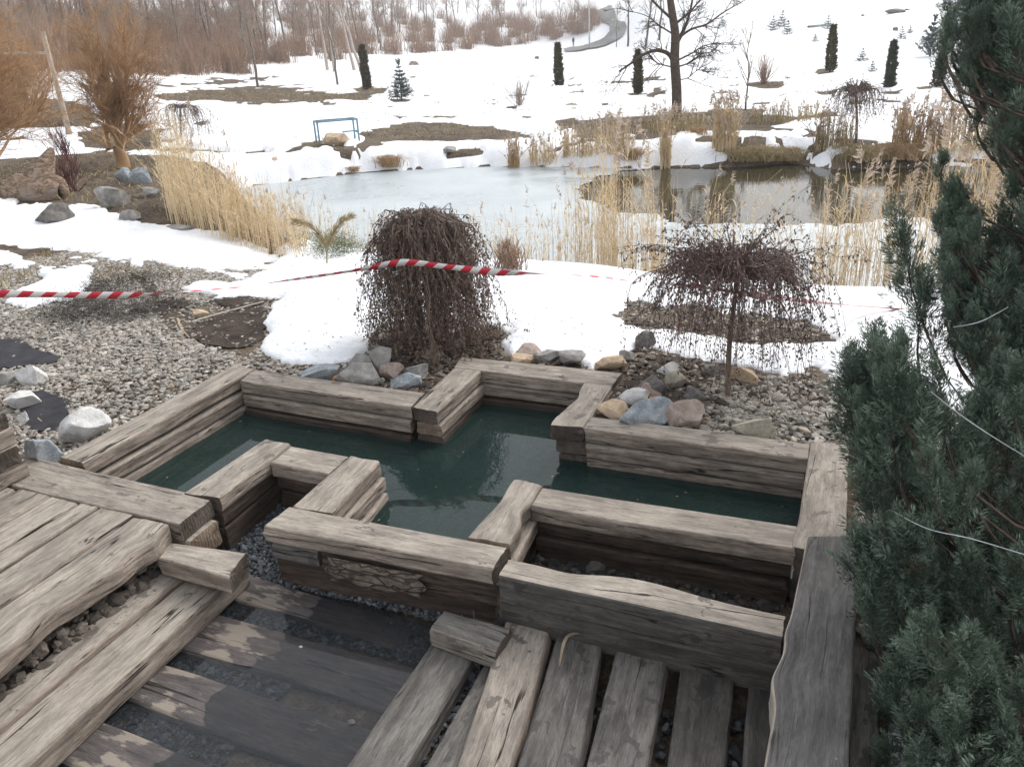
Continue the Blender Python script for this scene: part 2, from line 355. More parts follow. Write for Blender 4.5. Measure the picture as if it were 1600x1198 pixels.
BARENEAR = [[(945, 492), (1000, 472), (1100, 480), (1200, 497), (1262, 505), (1312, 541), (1250, 541), (1150, 530), (1060, 520), (1000, 516)], [(385, 425), (425, 415), (440, 402), (410, 418)]]
BAREFAR = [[(x_ - w_, y_ - 2), (x_, y_ - 4), (x_ + w_, y_ - 1), (x_ + w_ * .7, y_ + 3), (x_ - w_ * .6, y_ + 3)] for x_, y_, w_ in [(574, 142, 26), (874, 137, 24), (1297, 114, 26), (1389, 141, 20), (1463, 138, 24), (997, 149, 20), (812, 167, 22), (628, 158, 16), (1338, 222, 30), (1056, 190, 34), (403, 140, 30), (1192, 132, 30)]] + [
 [(235, 152), (300, 141), (400, 135), (480, 141), (580, 152), (520, 159), (420, 163), (330, 159), (250, 161)], [(250, 134), (330, 127), (430, 119), (345, 137)],
 [(560, 226), (575, 205), (640, 189), (705, 190), (760, 202), (800, 208), (830, 215), (740, 223), (640, 226)],
 [(-400, 150), (0, 155), (100, 158), (150, 172), (140, 200), (0, 208), (-400, 215)], [(120, 205), (200, 190), (255, 215), (250, 240), (130, 235)],
 [(-400, 262), (80, 245), (150, 232), (270, 238), (340, 260), (372, 300), (460, 400), (400, 384), (385, 373), (250, 346), (160, 318), (60, 314), (-400, 285)],
 [(900, 192), (1000, 182), (1060, 180), (1230, 178), (1285, 186), (1200, 205), (1060, 212), (1000, 214), (900, 212)],
 [(1300, 246), (1350, 230), (1420, 222), (1470, 244), (1600, 250), (2300, 232), (2300, 240), (1600, 258), (1400, 262), (1300, 262)], [(1120, 250), (1180, 232), (1250, 238), (1262, 256), (1140, 262)],
 [(870, 190), (900, 180), (900, 196), (880, 200)], [(430, 142), (560, 148), (580, 160), (470, 150)],
]
px, py, dz = topix(GP); px = np.where(dz > .3, px, -9e4); py = np.where(dz > .3, py, 9e4)
nz = (fbm(np.stack([GP[:, 0] * 3.2, GP[:, 1] * 3.2, 0 * px], -1), 4) - .5)
nzf = (fbm(np.stack([GP[:, 0] * .55, GP[:, 1] * .55, 0 * px + 9], -1), 5) - .5)
sp = sdf(POND, GP[:, 0], GP[:, 1])
far = (np.hypot(GP[:, 0], GP[:, 1]) > 12.3) & (py < 300)
sdn = np.full(len(px), -1e3); sel = dz > .3
for poly in SNOWNEAR: sdn[sel] = np.maximum(sdn[sel], sdf(poly, px[sel], py[sel]))
for poly in BARENEAR: sdn[sel] = np.minimum(sdn[sel], -sdf(poly, px[sel], py[sel]))
nz2 = fbm(np.stack([GP[:, 0] * 13, GP[:, 1] * 13, 0 * px + 4], -1), 3) - .5
sdn = (sdn + nz * 24 + nz2 * 9) * np.clip(dz, .3, 400) / F                       # metres on the snow's edge
sdfar = np.full(len(px), 60.0)
for poly in BAREFAR: sdfar[sel] = np.minimum(sdfar[sel], -sdf(poly, px[sel], py[sel]))
sdfar = np.minimum(sdfar + nzf * 26, 60)
holes = (.36 - fbm(np.stack([GP[:, 0] * .9, GP[:, 1] * .9, 0 * px + 31], -1), 4)) * 130 + 4.0
sdfar = np.minimum(sdfar, -np.where((py > 120) & (py < 245), holes, -50))
sdfar = sdfar * np.clip(dz, .3, 60) / F * .8
SD = np.where(far | (dz < .3) | (np.hypot(GP[:, 0], GP[:, 1]) > 30), sdfar, sdn)
SD = np.where((dz < .3) & (np.hypot(GP[:, 0], GP[:, 1]) < 8), -1, SD)
SD = np.minimum(SD, -sp - .06 + nz * .25)                               # not on the pond
instruct = in_poly(DECK, GP[:, 0], GP[:, 1]) | in_poly(BASIN, GP[:, 0], GP[:, 1]) | in_poly(POOL, GP[:, 0], GP[:, 1])
SD = np.where(instruct, -1, SD)
SNOWSD = SD
TH = .085 + .05 * sstep(8, 25, np.hypot(GP[:, 0], GP[:, 1]))
up = (-.05 - .1 * np.clip(-SD, 0, 1)) * (SD < 0) + (TH * np.sqrt(np.clip(SD / .16, 0, 1)) + .05 * fbm(np.stack([GP[:, 0] * 1.1, GP[:, 1] * 1.1, 0 * px + 5], -1), 4) * np.clip(SD / .3, 0, 1)) * (SD >= 0)
up = np.where((SD >= 0), up - .012, up)
SP = GP.copy(); SP[:, 2] += up

m = NT('soil_and_litter'); p = m.objc()
n1 = m.noise(p, 1.3, 5, .6, .3); n2 = m.noise(p, 14, 5, .65); n3 = m.noise(p, 60, 3, .6)
c = m.mix(m.ramp(n1, .38, .62), (.075, .057, .045), (.150, .120, .087)); c = m.mix(m.math('MULTIPLY', m.ramp(n2, .45, .7), .7), c, (.25, .205, .15)); c = m.mix(m.math('MULTIPLY', m.ramp(n3, .55, .7), .5), c, (.035, .028, .022))
m.bsdf(c, .95, m.bump(m.math('ADD', n2, n3), .8, .03), .15); M['soil'] = m.m
m = NT('old_snow'); p = m.objc(); n1 = m.noise(p, 2.0, 5, .6); n2 = m.noise(p, 22, 4, .6); n3 = m.noise(p, .25, 3)
c = m.mix(m.ramp(n1, .3, .7), (.80, .83, .86), (.90, .91, .92)); c = m.mix(m.math('MULTIPLY', m.ramp(n2, .66, .76), .10), c, (.45, .41, .36))
b = m.bsdf(c, .65, m.bump(m.math('ADD', n1, m.math('MULTIPLY', n2, .7)), .6, .04), .25)
M['snow'] = m.m
g = MB(); g.add(GP, QUAD); tag(g.build('ground', M['soil'], smooth=True), kind='structure')
keep = (SD[QUAD] > -.12).any(1) & ~(instruct[QUAD].any(1) & (SD[QUAD] < 0).all(1))
fq = QUAD[keep]; used, inv = np.unique(fq, return_inverse=True)
g = MB(); g.add(SP[used], inv.reshape(-1, 4)); tag(g.build('snow_cover', M['snow'], smooth=True), kind='structure')

# ------------------------------------------------------------------ water
def sheet(name, poly, z, mat, step, noise=0.0, nscale=1.0, clip=None):
    xs = [q[0] for q in poly]; ys = [q[1] for q in poly]
    X, Y = np.meshgrid(np.arange(min(xs), max(xs) + step, step), np.arange(min(ys), max(ys) + step, step))
    s = sdf(poly, X.ravel(), Y.ravel())
    if noise: s = s + (fbm(np.stack([X.ravel() * nscale, Y.ravel() * nscale, 0 * s], -1), 4) - .5) * noise
    if clip is not None: s = clip(X.ravel(), Y.ravel(), s)
    n, k = X.shape; ii = np.arange(n * k).reshape(n, k)
    q = np.stack([ii[:-1, :-1], ii[:-1, 1:], ii[1:, 1:], ii[1:, :-1]], -1).reshape(-1, 4); q = q[(s[q] > 0).any(1)]
    V = np.stack([X.ravel(), Y.ravel(), np.full(n * k, z)], -1)
    # pull outside vertices to the outline so the edge is clean
    us, iv = np.unique(q, return_inverse=True); mb = MB(); mb.add(V[us], iv.reshape(-1, 4))
    return mb.build(name, mat, smooth=True), s
def water_mat(name, tint, rough=.02, bump=.03, bscale=6, stretch=(1, 1, 1), opaque=None):
    m = NT(name); p = m.objc(); n1 = m.noise(m.mapv(p, stretch), bscale, 3, .5); nb = m.bump(n1, bump, .02)
    fr = m.n('Fresnel'); fr.inputs['IOR'].default_value = 1.333; m.l(nb, fr.inputs['Normal'])
    gl = m.n('BsdfGlossy'); gl.inputs['Roughness'].default_value = rough; m.l(nb, gl.inputs['Normal'])
    tr = m.n('BsdfTransparent'); tr.inputs[0].default_value = (*tint, 1)
    base = tr.outputs[0]
    if opaque:
        df = m.n('BsdfDiffuse'); nn = m.noise(p, 1.2, 4); m.l(m.mix(m.ramp(nn, .35, .65), opaque[0], opaque[1]), df.inputs[0])
        mx0 = m.n('MixShader'); mx0.inputs[0].default_value = opaque[2]; m.l(tr.outputs[0], mx0.inputs[1]); m.l(df.outputs[0], mx0.inputs[2]); base = mx0.outputs[0]
    mx = m.n('MixShader'); m.l(fr.outputs[0], mx.inputs[0]); m.l(base, mx.inputs[1]); m.l(gl.outputs[0], mx.inputs[2]); m.l(mx.outputs[0], m.out.inputs[0]); return m.m
M['poolwater'] = water_mat('green_pool_water', (.50, .66, .58), .005, .012, 5, opaque=((.021, .044, .040), (.031, .058, .053), .60))
M['pondwater'] = water_mat('brown_pond_water', (.3, .3, .2), .03, .10, 2.2, (1, 3.2, 1), opaque=((.045, .040, .022), (.06, .052, .03), .85))
M['puddle'] = water_mat('shallow_puddle_water', (.78, .77, .77), .02, .015, 5, opaque=((.062, .076, .088), (.085, .098, .11), .20))
def poly_obj(name, poly, z, mat):
    from mathutils.geometry import tessellate_polygon
    tri = tessellate_polygon([[Vector((x, y, 0)) for x, y in poly]]); me = bpy.data.meshes.new(name)
    tri = [t if sum((poly[t[k]][0] - poly[t[k - 1]][0]) * (poly[t[k]][1] + poly[t[k - 1]][1]) for k in range(3)) < 0 else t[::-1] for t in tri]
    me.from_pydata([(x, y, z) for x, y in poly], [], [tuple(t) for t in tri])
    me.materials.append(mat); o = bpy.data.objects.new(name, me); return tag(link(o), kind='structure')
poly_obj('pool_water', POOL, -.235, M['poolwater'])
poly_obj('pond_water', POND, -1.02, M['pondwater'])
poly_obj('puddle_water', [(-2.62, .6), (-1.30, .6), (-1.30, 2.5), (-1.38, 2.60), (-1.9, 2.63), (-2.62, 2.60)], -.362, M['puddle'])
# ice: the pond less its open water
OPENPX = [(880, 296), (930, 280), (960, 268), (1060, 255), (1240, 245), (1600, 240), (2400, 220), (2400, 346), (1600, 344), (1400, 343), (1230, 352), (1100, 352), (1040, 350), (990, 336), (940, 322), (900, 312)]
OPEN = [tuple(Zp(x, y, -1.0)[:2]) for x, y in OPENPX]
def icec(x, y, s):
    so_ = sdf(OPEN, x, y) + (fbm(np.stack([x * 1.2, y * 1.2, 0 * x + 3], -1), 4) - .5) * 1.2
    return np.minimum(s + .25, -so_)
m = NT('pond_ice'); p = m.objc(); n1 = m.noise(p, .45, 5, .6, .4); n2 = m.noise(p, 5, 5, .65); n3 = m.noise(p, .16, 3)
c = m.mix(m.ramp(n1, .35, .65), (.33, .375, .39), (.48, .53, .545)); c = m.mix(m.math('MULTIPLY', m.ramp(n2, .5, .7), .3), c, (.62, .66, .68)); c = m.mix(m.math('MULTIPLY', m.ramp(n3, .5, .62), .3), c, (.36, .41, .42))
m.bsdf(c, m.ramp(n1, .3, .7, .22, .5), m.bump(n2, .12, .01), .5); M['ice'] = m.m
io, _ = sheet('pond_ice', POND, -1.0, M['ice'], .09, 0, 1, icec); tag(io, kind='structure')

# ------------------------------------------------------------------ timbers
def timber(name, q, z, th, mats, parent=None, wob=.008, seed=0, bow=None, bulge=None, z2=None, rnd=.014, taper=.0, step=.03, sink=0.0):
    """q: four plan corners A1,A2 (one end) B1,B2 (other end); A1->B1 and A2->B2 are the long edges. z top, th thickness"""
    A1, A2, B1, B2 = [np.array(c[:2], float) for c in q]
    L = np.linalg.norm((B1 + B2) / 2 - (A1 + A2) / 2); N = max(8, int(L / step)); t = np.linspace(0, 1, N)
    W0 = np.linalg.norm(A1 - A2); pts = []
    def arc(cx, cy, a0): return [(cx + rnd * math.cos(a0 + k * math.pi / 6), cy + rnd * math.sin(a0 + k * math.pi / 6)) for k in range(4)]
    hw, hh = W0 / 2, th / 2
    def seg(a, b, n): return [(a[0] + (b[0] - a[0]) * k / n, a[1] + (b[1] - a[1]) * k / n) for k in range(1, n)]
    c1 = arc(hw - rnd, hh - rnd, 0); c2 = arc(-hw + rnd, hh - rnd, math.pi / 2); c3 = arc(-hw + rnd, -hh + rnd, math.pi); c4 = arc(hw - rnd, -hh + rnd, 1.5 * math.pi)
    pts = c1 + seg(c1[-1], c2[0], 9) + c2 + seg(c2[-1], c3[0], 5) + c3 + seg(c3[-1], c4[0], 5) + c4 + seg(c4[-1], c1[0], 5)
    pts = np.array(pts); K = len(pts); per = np.concatenate([[0], np.cumsum(np.linalg.norm(np.diff(np.vstack([pts, pts[:1]]), axis=0), axis=1))])
    s = (pts[:, 0] / W0 + .5)                                     # 0 at side 2 .. 1 at side 1
    E1 = A1[None] + (B1 - A1)[None] * t[:, None]; E2 = A2[None] + (B2 - A2)[None] * t[:, None]
    XY = E2[:, None] + (E1 - E2)[:, None] * s[None, :, None]
    Zt = z if z2 is None else z + (z2 - z) * t
    Zv = np.broadcast_to(np.asarray(Zt), (N,))[:, None] - hh + pts[None, :, 1]
    V = np.concatenate([XY, Zv[..., None]], -1)
    side = norm((A1 - A2)[None])[0]; ax = norm(((B1 + B2) - (A1 + A2))[None])[0]
    u = t * L; U = np.broadcast_to(u[:, None], (N, K)); S_ = np.broadcast_to(s[None], (N, K)); ZR = np.broadcast_to((pts[:, 1] / th)[None], (N, K))
    sd = seed * 7.31
    out0 = pts[:, 1] / hh
    # live edge: low wobble of each long side, deeper away from the sawn top
    w1 = (fbm(np.stack([U * 2.1, 0 * U + sd, ZR * 1.2], -1), 4) - .5) * 2 * wob * (S_ * 2 - 1) * np.abs(S_ * 2 - 1)
    w1 = w1 * np.where(out0[None] > .4, .55, 1.2) + (fbm(np.stack([U * 1.2 + 40, S_ * 0 + sd, 0 * U], -1), 2) - .5) * wob
    gro = (vnoise(np.stack([U * 2.2, S_ * 10 + sd, ZR * 6], -1)) - .5) * .0035 + (vnoise(np.stack([U * 8, S_ * 40 + sd, ZR * 26], -1)) - .5) * .002
    out = np.stack([pts[:, 0] / hw, pts[:, 1] / hh], -1); sidey = np.abs(out[:, 0]) > np.abs(out[:, 1]) * .98
    dS = w1 + np.where(sidey, np.sign(out[:, 0]) * gro * 1.6, 0); dZ = np.where(~sidey, np.sign(out[:, 1]) * gro * .55, 0) + (fbm(np.stack([U * 1.5, S_ * 2, 0 * U + sd], -1), 2) - .5) * .010
    if bulge is not None:
        for (tc, tw, amt, sgn) in bulge:                          # local bulge (or notch) of one long edge
            bb = amt * np.exp(-((t - tc) / tw) ** 2); wgt = S_ if sgn > 0 else 1 - S_
            dS = dS + sgn * bb[:, None] * wgt
    if bow is not None: dZ = dZ + bow * np.sin(np.pi * t)[:, None]
    V[..., :2] += dS[..., None] * side; V[..., 2] += dZ
    endn = (fbm(np.stack([0 * S_[0] + sd, s * 3, ZR[0] * 3], -1), 3) - .5) * .022
    V[0, :, :2] -= ax * endn[:, None]; V[-1, :, :2] += ax * endn[::-1][:, None]
    idx = np.arange(N * K).reshape(N, K); nx = np.roll(idx, -1, 1)
    f = np.stack([idx[:-1], nx[:-1], nx[1:], idx[1:]], -1).reshape(-1, 4)
    p0 = np.broadcast_to(per[:-1][None], (N, K)); p1 = np.broadcast_to(per[1:][None], (N, K))
    uv = np.stack([np.stack([U[:-1], p0[:-1]], -1), np.stack([U[:-1], p1[:-1]], -1), np.stack([U[1:], p1[1:]], -1), np.stack([U[1:], p0[1:]], -1)], 2).reshape(-1, 2)
    ctr = V.reshape(-1, 3).mean(0); mb = MB()
    side_faces = np.broadcast_to(sidey[None], (N - 1, K)).reshape(-1)
    mb.add(V.reshape(-1, 3), f, uv=uv)
    mb.M[-1] = np.where(side_faces, 1, 0).astype(np.int32)
    for e, flip in ((0, False), (N - 1, True)):
        ring = V[e]; c = ring.mean(0); fan = np.array([(k, K, (k + 1) % K) if not flip else ((k + 1) % K, K, k) for k in range(K)])
        mb.add(np.vstack([ring, c]), fan, mat=2)
    mt = mats if isinstance(mats, (list, tuple)) else (mats, mats, M['end'])
    return mb.build(name, list(mt), parent, smooth=False, origin=None if parent is not None else ctr)
WD = (M['wood'], M['woodside'], M['end']); WP = (M['wood2'], M['woodside'], M['endlight']); DK = (M['wooddark'], M['wooddark'], M['end']); GR = (M['woodgrey'], M['woodgrey'], M['end']); GD = (M['woodgreydark'], M['woodgreydark'], M['end']); SO = (M['woodwet'], M['woodwet'], M['end'])
ZQ = lambda z, *pp: [Zp(x, y, z) for x, y in pp]
def lower(q, side, off, z, th, mats, parent, seed, ext=0.0):
    """a timber of the tier below: the same plan, shifted sideways by off"""
    A1, A2, B1, B2 = [np.array(c[:2], float) for c in q]; s = norm((A1 - A2)[None])[0] * off; a = norm((B1 - A1)[None])[0] * ext
    return timber('timber', [A1 + s - a, A2 + s - a, B1 + s + a, B2 + s + a], z, th, mats, parent, wob=.012, seed=seed)
pool = empty('timber_pool_surround', (-2.0, 3.5, 0)); pool['label'] = 'cross-shaped pool surround of stacked weathered timbers holding green water'; pool['category'] = 'pool surround'
pool.location = (0, 0, 0)
UP = {
 'L1': ZQ(0, (132, 726), (92, 716.6), (397, 579), (366, 572.5)),
 'BL': ZQ(0, (375, 596), (398, 577.2), (642.5, 636), (664, 613.2)),
 'TA5': ZQ(0, (683, 643), (643, 636.8), (751.5, 580), (709.5, 575)),
 'TC': ZQ(0, (708.5, 574.5), (722, 557), (955.7, 602.3), (973, 581)),
 'TA6': ZQ(0, (862, 664), (911.3, 668.5), (912, 598.5), (956, 604.5)),
 'BR': ZQ(0, (913.6, 668.8), (924.5, 648.8), (1264, 716), (1265.5, 692)),
 'B4': ZQ(0, (830, 788.5), (850, 760), (1242, 858), (1245, 818.5)),
 'TA4': ZQ(0, (798, 851), (730, 840), (847, 757.5), (803, 750)),
 'B5': ZQ(0, (410.5, 821.5), (455, 791.8), (769.5, 889), (792, 854)),
 'TA3': ZQ(0, (519, 801), (455, 790.5), (594, 719), (547, 711)),
 'B6': ZQ(0, (422.5, 721), (456.5, 694.5), (513, 739), (545.5, 710.8)),
 'TA2': ZQ(0, (344, 779), (287, 770.5), (455, 694.2), (414, 687)),
}
zt = {'L1': .012, 'TA2': .004, 'BL': 0, 'TA5': .004, 'TC': -.002, 'TA6': .003, 'BR': -.003, 'B4': -.002, 'TA4': .004, 'B5': .002, 'TA3': -.004, 'B6': -.008}
blg = {'TA6': [(.62, .18, -.030, 1), (.1, .15, .02, 1)], 'TA4': [(.55, .25, -.02, -1), (.5, .12, -.03, 1)], 'B4': [(.35, .3, .012, 1)], 'L1': [(.4, .2, .012, 1)]}
seed = 1
for k, q in UP.items():
    mats = WP if k in ('L1', 'TA3', 'B4', 'TA4') else WD
    timber('timber', q, zt[k], .091, mats, pool, wob=.009, seed=seed, bulge=blg.get(k)); seed += 1
# second and third tiers, each standing a little proud of or behind the one above
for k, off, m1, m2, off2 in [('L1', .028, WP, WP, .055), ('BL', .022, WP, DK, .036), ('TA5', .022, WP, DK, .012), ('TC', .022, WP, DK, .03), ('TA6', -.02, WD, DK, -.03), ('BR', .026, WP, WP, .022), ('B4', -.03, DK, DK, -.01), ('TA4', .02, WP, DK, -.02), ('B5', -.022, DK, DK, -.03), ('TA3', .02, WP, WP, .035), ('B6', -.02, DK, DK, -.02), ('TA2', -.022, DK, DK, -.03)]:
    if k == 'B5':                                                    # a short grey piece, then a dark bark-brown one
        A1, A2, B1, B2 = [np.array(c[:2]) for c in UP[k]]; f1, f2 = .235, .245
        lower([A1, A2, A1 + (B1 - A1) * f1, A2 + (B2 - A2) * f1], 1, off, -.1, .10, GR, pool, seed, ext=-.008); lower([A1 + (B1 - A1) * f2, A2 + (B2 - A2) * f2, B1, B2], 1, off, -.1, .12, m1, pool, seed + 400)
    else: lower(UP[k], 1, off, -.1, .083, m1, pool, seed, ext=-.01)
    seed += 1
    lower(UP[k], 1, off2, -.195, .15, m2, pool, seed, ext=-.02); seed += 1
timber('timber', [(-3.84, 2.62), (-3.84, 2.86), (-2.96, 2.60), (-2.96, 2.83)], -.085, .10, WP, pool, seed=77)
timber('timber', [(-4.0, 2.62), (-4.0, 2.83), (-2.96, 2.60), (-2.96, 2.80)], -.19, .15, DK, pool, seed=78)
timber('timber', [(-.055, 3.17), (.155, 3.17), (-.05, 4.235), (.15, 4.235)], .006, .10, WD, pool, seed=79, bulge=[(.05, .1, .02, 1)])
timber('timber', [(-.05, 3.17), (.155, 3.17), (-.045, 4.235), (.15, 4.235)], -.096, .25, DK, pool, seed=80)
# bark left on the front of the lower tier of the near arm
m = NT('flaking_bark'); p = m.objc(); vo = m.n('TexVoronoi', feature='DISTANCE_TO_EDGE'); nq = m.n('TexNoise'); m.l(p, nq.inputs['Vector']); nq.inputs['Scale'].default_value = 14; vv = m.n('VectorMath', operation='ADD'); sc_ = m.n('VectorMath', operation='SCALE'); m.l(nq.outputs['Color'], sc_.inputs[0]); sc_.inputs['Scale'].default_value = 1.1; m.l(m.mapv(p, (6, 6, 34)), vv.inputs[0]); m.l(sc_.outputs[0], vv.inputs[1]); m.l(vv.outputs[0], vo.inputs['Vector']); vo.inputs['Scale'].default_value = 1.0
n1 = m.noise(p, 22, 5, .65); ed = m.ramp(vo.outputs['Distance'], .02, .12)
c = m.mix(m.ramp(n1, .3, .7), (.10, .082, .066), (.235, .195, .16)); c = m.mix(m.ramp(vo.outputs['Distance'], .0, .07), (.06, .046, .036), c)
m.bsdf(c, .95, m.bump(m.math('ADD', ed, m.math('MULTIPLY', n1, .4)), .9, .02), .2); M['bark'] = m.m
def patch(name, q, z0, z1, mat, parent, seed, th=.018):
    """an irregular flake standing proud of a timber's face: plan line q0->q1, heights z0..z1"""
    (x0, y0), (x1, y1) = q; n, k = 30, 12; T, Zz = np.meshgrid(np.linspace(0, 1, n), np.linspace(0, 1, k), indexing='ij')
    nrm = np.array([y1 - y0, -(x1 - x0)]); nrm = nrm / np.linalg.norm(nrm); e = (fbm(np.stack([T * 5 + seed, Zz * 3, 0 * T], -1), 3) - .5)
    T2 = T + (fbm(np.stack([Zz * 5, 0 * T + seed, T * 2], -1), 3) - .5) * .16; Z2 = z0 + (z1 - z0) * (Zz + (fbm(np.stack([T * 6, 0 * T + seed + 5, 0 * T], -1), 3) - .5) * .5 * (1 - Zz))
    ins = np.minimum(np.minimum(T, 1 - T) * 8, np.minimum(Zz, 1 - Zz) * 4).clip(0, 1) ** .5
    D = th * ins * (.8 + .9 * e) - .002
    V = np.stack([x0 + (x1 - x0) * T2 + nrm[0] * D, y0 + (y1 - y0) * T2 + nrm[1] * D, Z2], -1).reshape(-1, 3)
    ii = np.arange(n * k).reshape(n, k); f = np.stack([ii[:-1, :-1], ii[1:, :-1], ii[1:, 1:], ii[:-1, 1:]], -1).reshape(-1, 4)
    mb = MB(); mb.add(V, f); return mb.build(name, mat, parent, smooth=True)
patch('bark', ((-2.12, 2.578), (-1.62, 2.592)), -.225, -.098, M['bark'], pool, 3, .016)

# ---- left deck
def group_timbers(name, label, cat, items):
    root = empty(name); root['label'] = label; root['category'] = cat
    for k, it in enumerate(items): timber(it[0], it[1], it[2], it[3], it[4], root, **it[5])
    return root
P4 = lambda x0, x1, xa, xb, ya, yb: [(x1, ya), (x0, ya), (xb, yb), (xa, yb)]
group_timbers('plank_deck', 'raised deck of worn planks with a wavy free edge beside the pool', 'deck', [
 ('plank', P4(-4.32, -3.945, -4.4, -4.045, .7, 2.462), .0, .09, WD, dict(seed=101)), ('plank', P4(-3.925, -3.80, -4.025, -3.785, .7, 2.466), .004, .09, WD, dict(seed=102, wob=.014)),
 ('plank', P4(-3.78, -3.58, -3.768, -3.57, .7, 2.463), -.002, .09, WP, dict(seed=103, wob=.014)), ('plank', P4(-3.56, -3.41, -3.552, -3.432, .7, 2.46), .003, .09, WD, dict(seed=104, wob=.014)),
 ('plank', P4(-3.392, -3.16, -3.414, -3.175, .7, 2.458), .0, .09, WP, dict(seed=105)), ('plank', P4(-3.14, -2.84, -3.157, -2.925, .7, 2.44), .004, .10, WP, dict(seed=106, wob=.02, bulge=[(.92, .04, .035, 1), (.8, .05, .02, 1), (.6, .06, -.03, 1)])),
 ('edge_beam', [(-4.5, 2.49), (-4.5, 2.79), (-2.885, 2.455), (-2.895, 2.70)], .002, .10, WD, dict(seed=107)),
 ('joist', [(-4.3, 2.50), (-4.3, 2.72), (-2.86, 2.47), (-2.86, 2.68)], -.10, .14, WP, dict(seed=108))])
a = timber('step_timber', P4(-2.89, -2.755, -2.975, -2.80, .7, 2.40), -.19, .10, WD, seed=111, wob=.012); tag(a, 'long worn timber lying just below the wavy edge of the deck', 'timber')
a = timber('step_timber', P4(-2.79, -2.53, -2.79, -2.585, .7, 2.54), -.225, .12, WP, seed=112, wob=.010); tag(a, 'long step timber above the puddle with a short block across its end', 'timber')
a = timber('timber_block', ZQ(-.085, (246, 872), (245, 843), (357, 902), (385, 862)), -.085, .10, WD, seed=113); tag(a, 'short timber block lying across the step timbers at the deck corner', 'timber block')
# ---- boards in the puddle
root = group_timbers('sunken_boards', 'row of dark soaked boards half sunk in the shallow puddle', 'boardwalk', [])
for k, (y0, y1, ya, yb) in enumerate([(2.43, 2.61, 2.40, 2.58), (2.06, 2.30, 2.08, 2.34), (1.74, 1.95, 1.72, 1.98), (1.40, 1.61, 1.38, 1.60), (1.08, 1.30, 1.08, 1.32)]):
    timber('board', [(-2.72, y0), (-2.72, y1), (-1.44, ya), (-1.44, yb)], -.338, .07, SO, root, seed=120 + k, wob=.022, z2=-.395 - .003 * k)
# ---- right boardwalk
root = group_timbers('plank_walkway', 'walkway of thick gapped grey planks leading to the tall beam', 'walkway', [])
for k, (x0, x1, xa, xb, yb, z, mt) in enumerate([(-1.47, -1.25, -1.49, -1.275, 2.40, -.295, GR), (-1.2, -1.0, -1.22, -1.03, 2.40, -.30, GR), (-.98, -.79, -1.21, -1.005, 2.62, -.245, WD), (-.79, -.57, -.965, -.76, 2.60, -.255, GR), (-.56, -.375, -.70, -.485, 2.585, -.255, GR), (-.30, -.12, -.425, -.215, 2.575, -.26, GD), (-.06, .1, -.165, -.0, 2.57, -.27, GD)]):
    timber('plank', [(x1, 1.2), (x0, 1.2), (xb, yb), (xa, yb)], z, .10, mt, root, seed=140 + k, wob=.017)
a = timber('timber_block', ZQ(-.19, (672, 981), (696, 952), (772, 1017), (800, 980)), -.19, .105, (M['woodgrey'], M['wood'], M['end']), seed=151); tag(a, 'short grey timber block wedged beside the plank walkway and gravel', 'timber block')
root = empty('tall_beam'); tag(root, 'tall two-layer beam with a humped top edge above the plank walkway', 'beam')
timber('timber', [(-1.22, 2.575), (-1.22, 2.705), (-.055, 2.56), (-.055, 2.70)], .003, .145, (M['wood2'], M['woodgreydark'], M['end']), root, seed=160, bulge=[(.5, .22, .045, -1), (.25, .1, -.02, -1)], wob=.006)  # front side coloured darker than the top: shade painted in
timber('timber', [(-1.22, 2.582), (-1.22, 2.70), (-.055, 2.566), (-.055, 2.70)], -.143, .15, GD, root, seed=161, wob=.003)
a = timber('timber_slab', [tuple(Zp(1183, 1198, .045)[:2] + np.array([-.01, -.75])), tuple(Zp(1335, 1198, .045)[:2] + np.array([-.03, -.75])), tuple(Zp(1262, 838, .045)[:2]), tuple(Zp(1345, 838, .045)[:2])], .045, .17, (M['woodslab'], M['wood2'], M['end']), seed=170, wob=.014, bulge=[(.56, .05, .03, 1), (.68, .04, .012, 1)]); tag(a, 'long charcoal grey timber slab at the right edge, running beside the juniper', 'timber slab')
a = timber('edge_timber', [(.13, .9), (.28, .9), (.165, 3.1), (.30, 3.1)], -.13, .2, GR, seed=171); tag(a, 'dim timber under the outer side of the charcoal grey slab', 'timber')
# ---- crib of stacked timbers at the left border
root = empty('timber_crib'); tag(root, 'corner of crossed stacked timbers at the left border, beside pale rocks', 'timber stack')
for k in range(5):
    z = .10 * (k + 1)
    if k % 2 == 0: timber('timber', [(-4.09 - .012 * k, 1.6), (-4.30, 1.6), (-4.09 - .012 * k, 2.60), (-4.30, 2.60)], z, .1, WP, root, seed=180 + k, wob=.01)
    else: timber('timber', [(-4.085 - .012 * k, 2.36), (-4.085 - .012 * k, 2.585), (-5.2, 2.36), (-5.2, 2.585)], z, .1, WD, root, seed=180 + k, wob=.008)

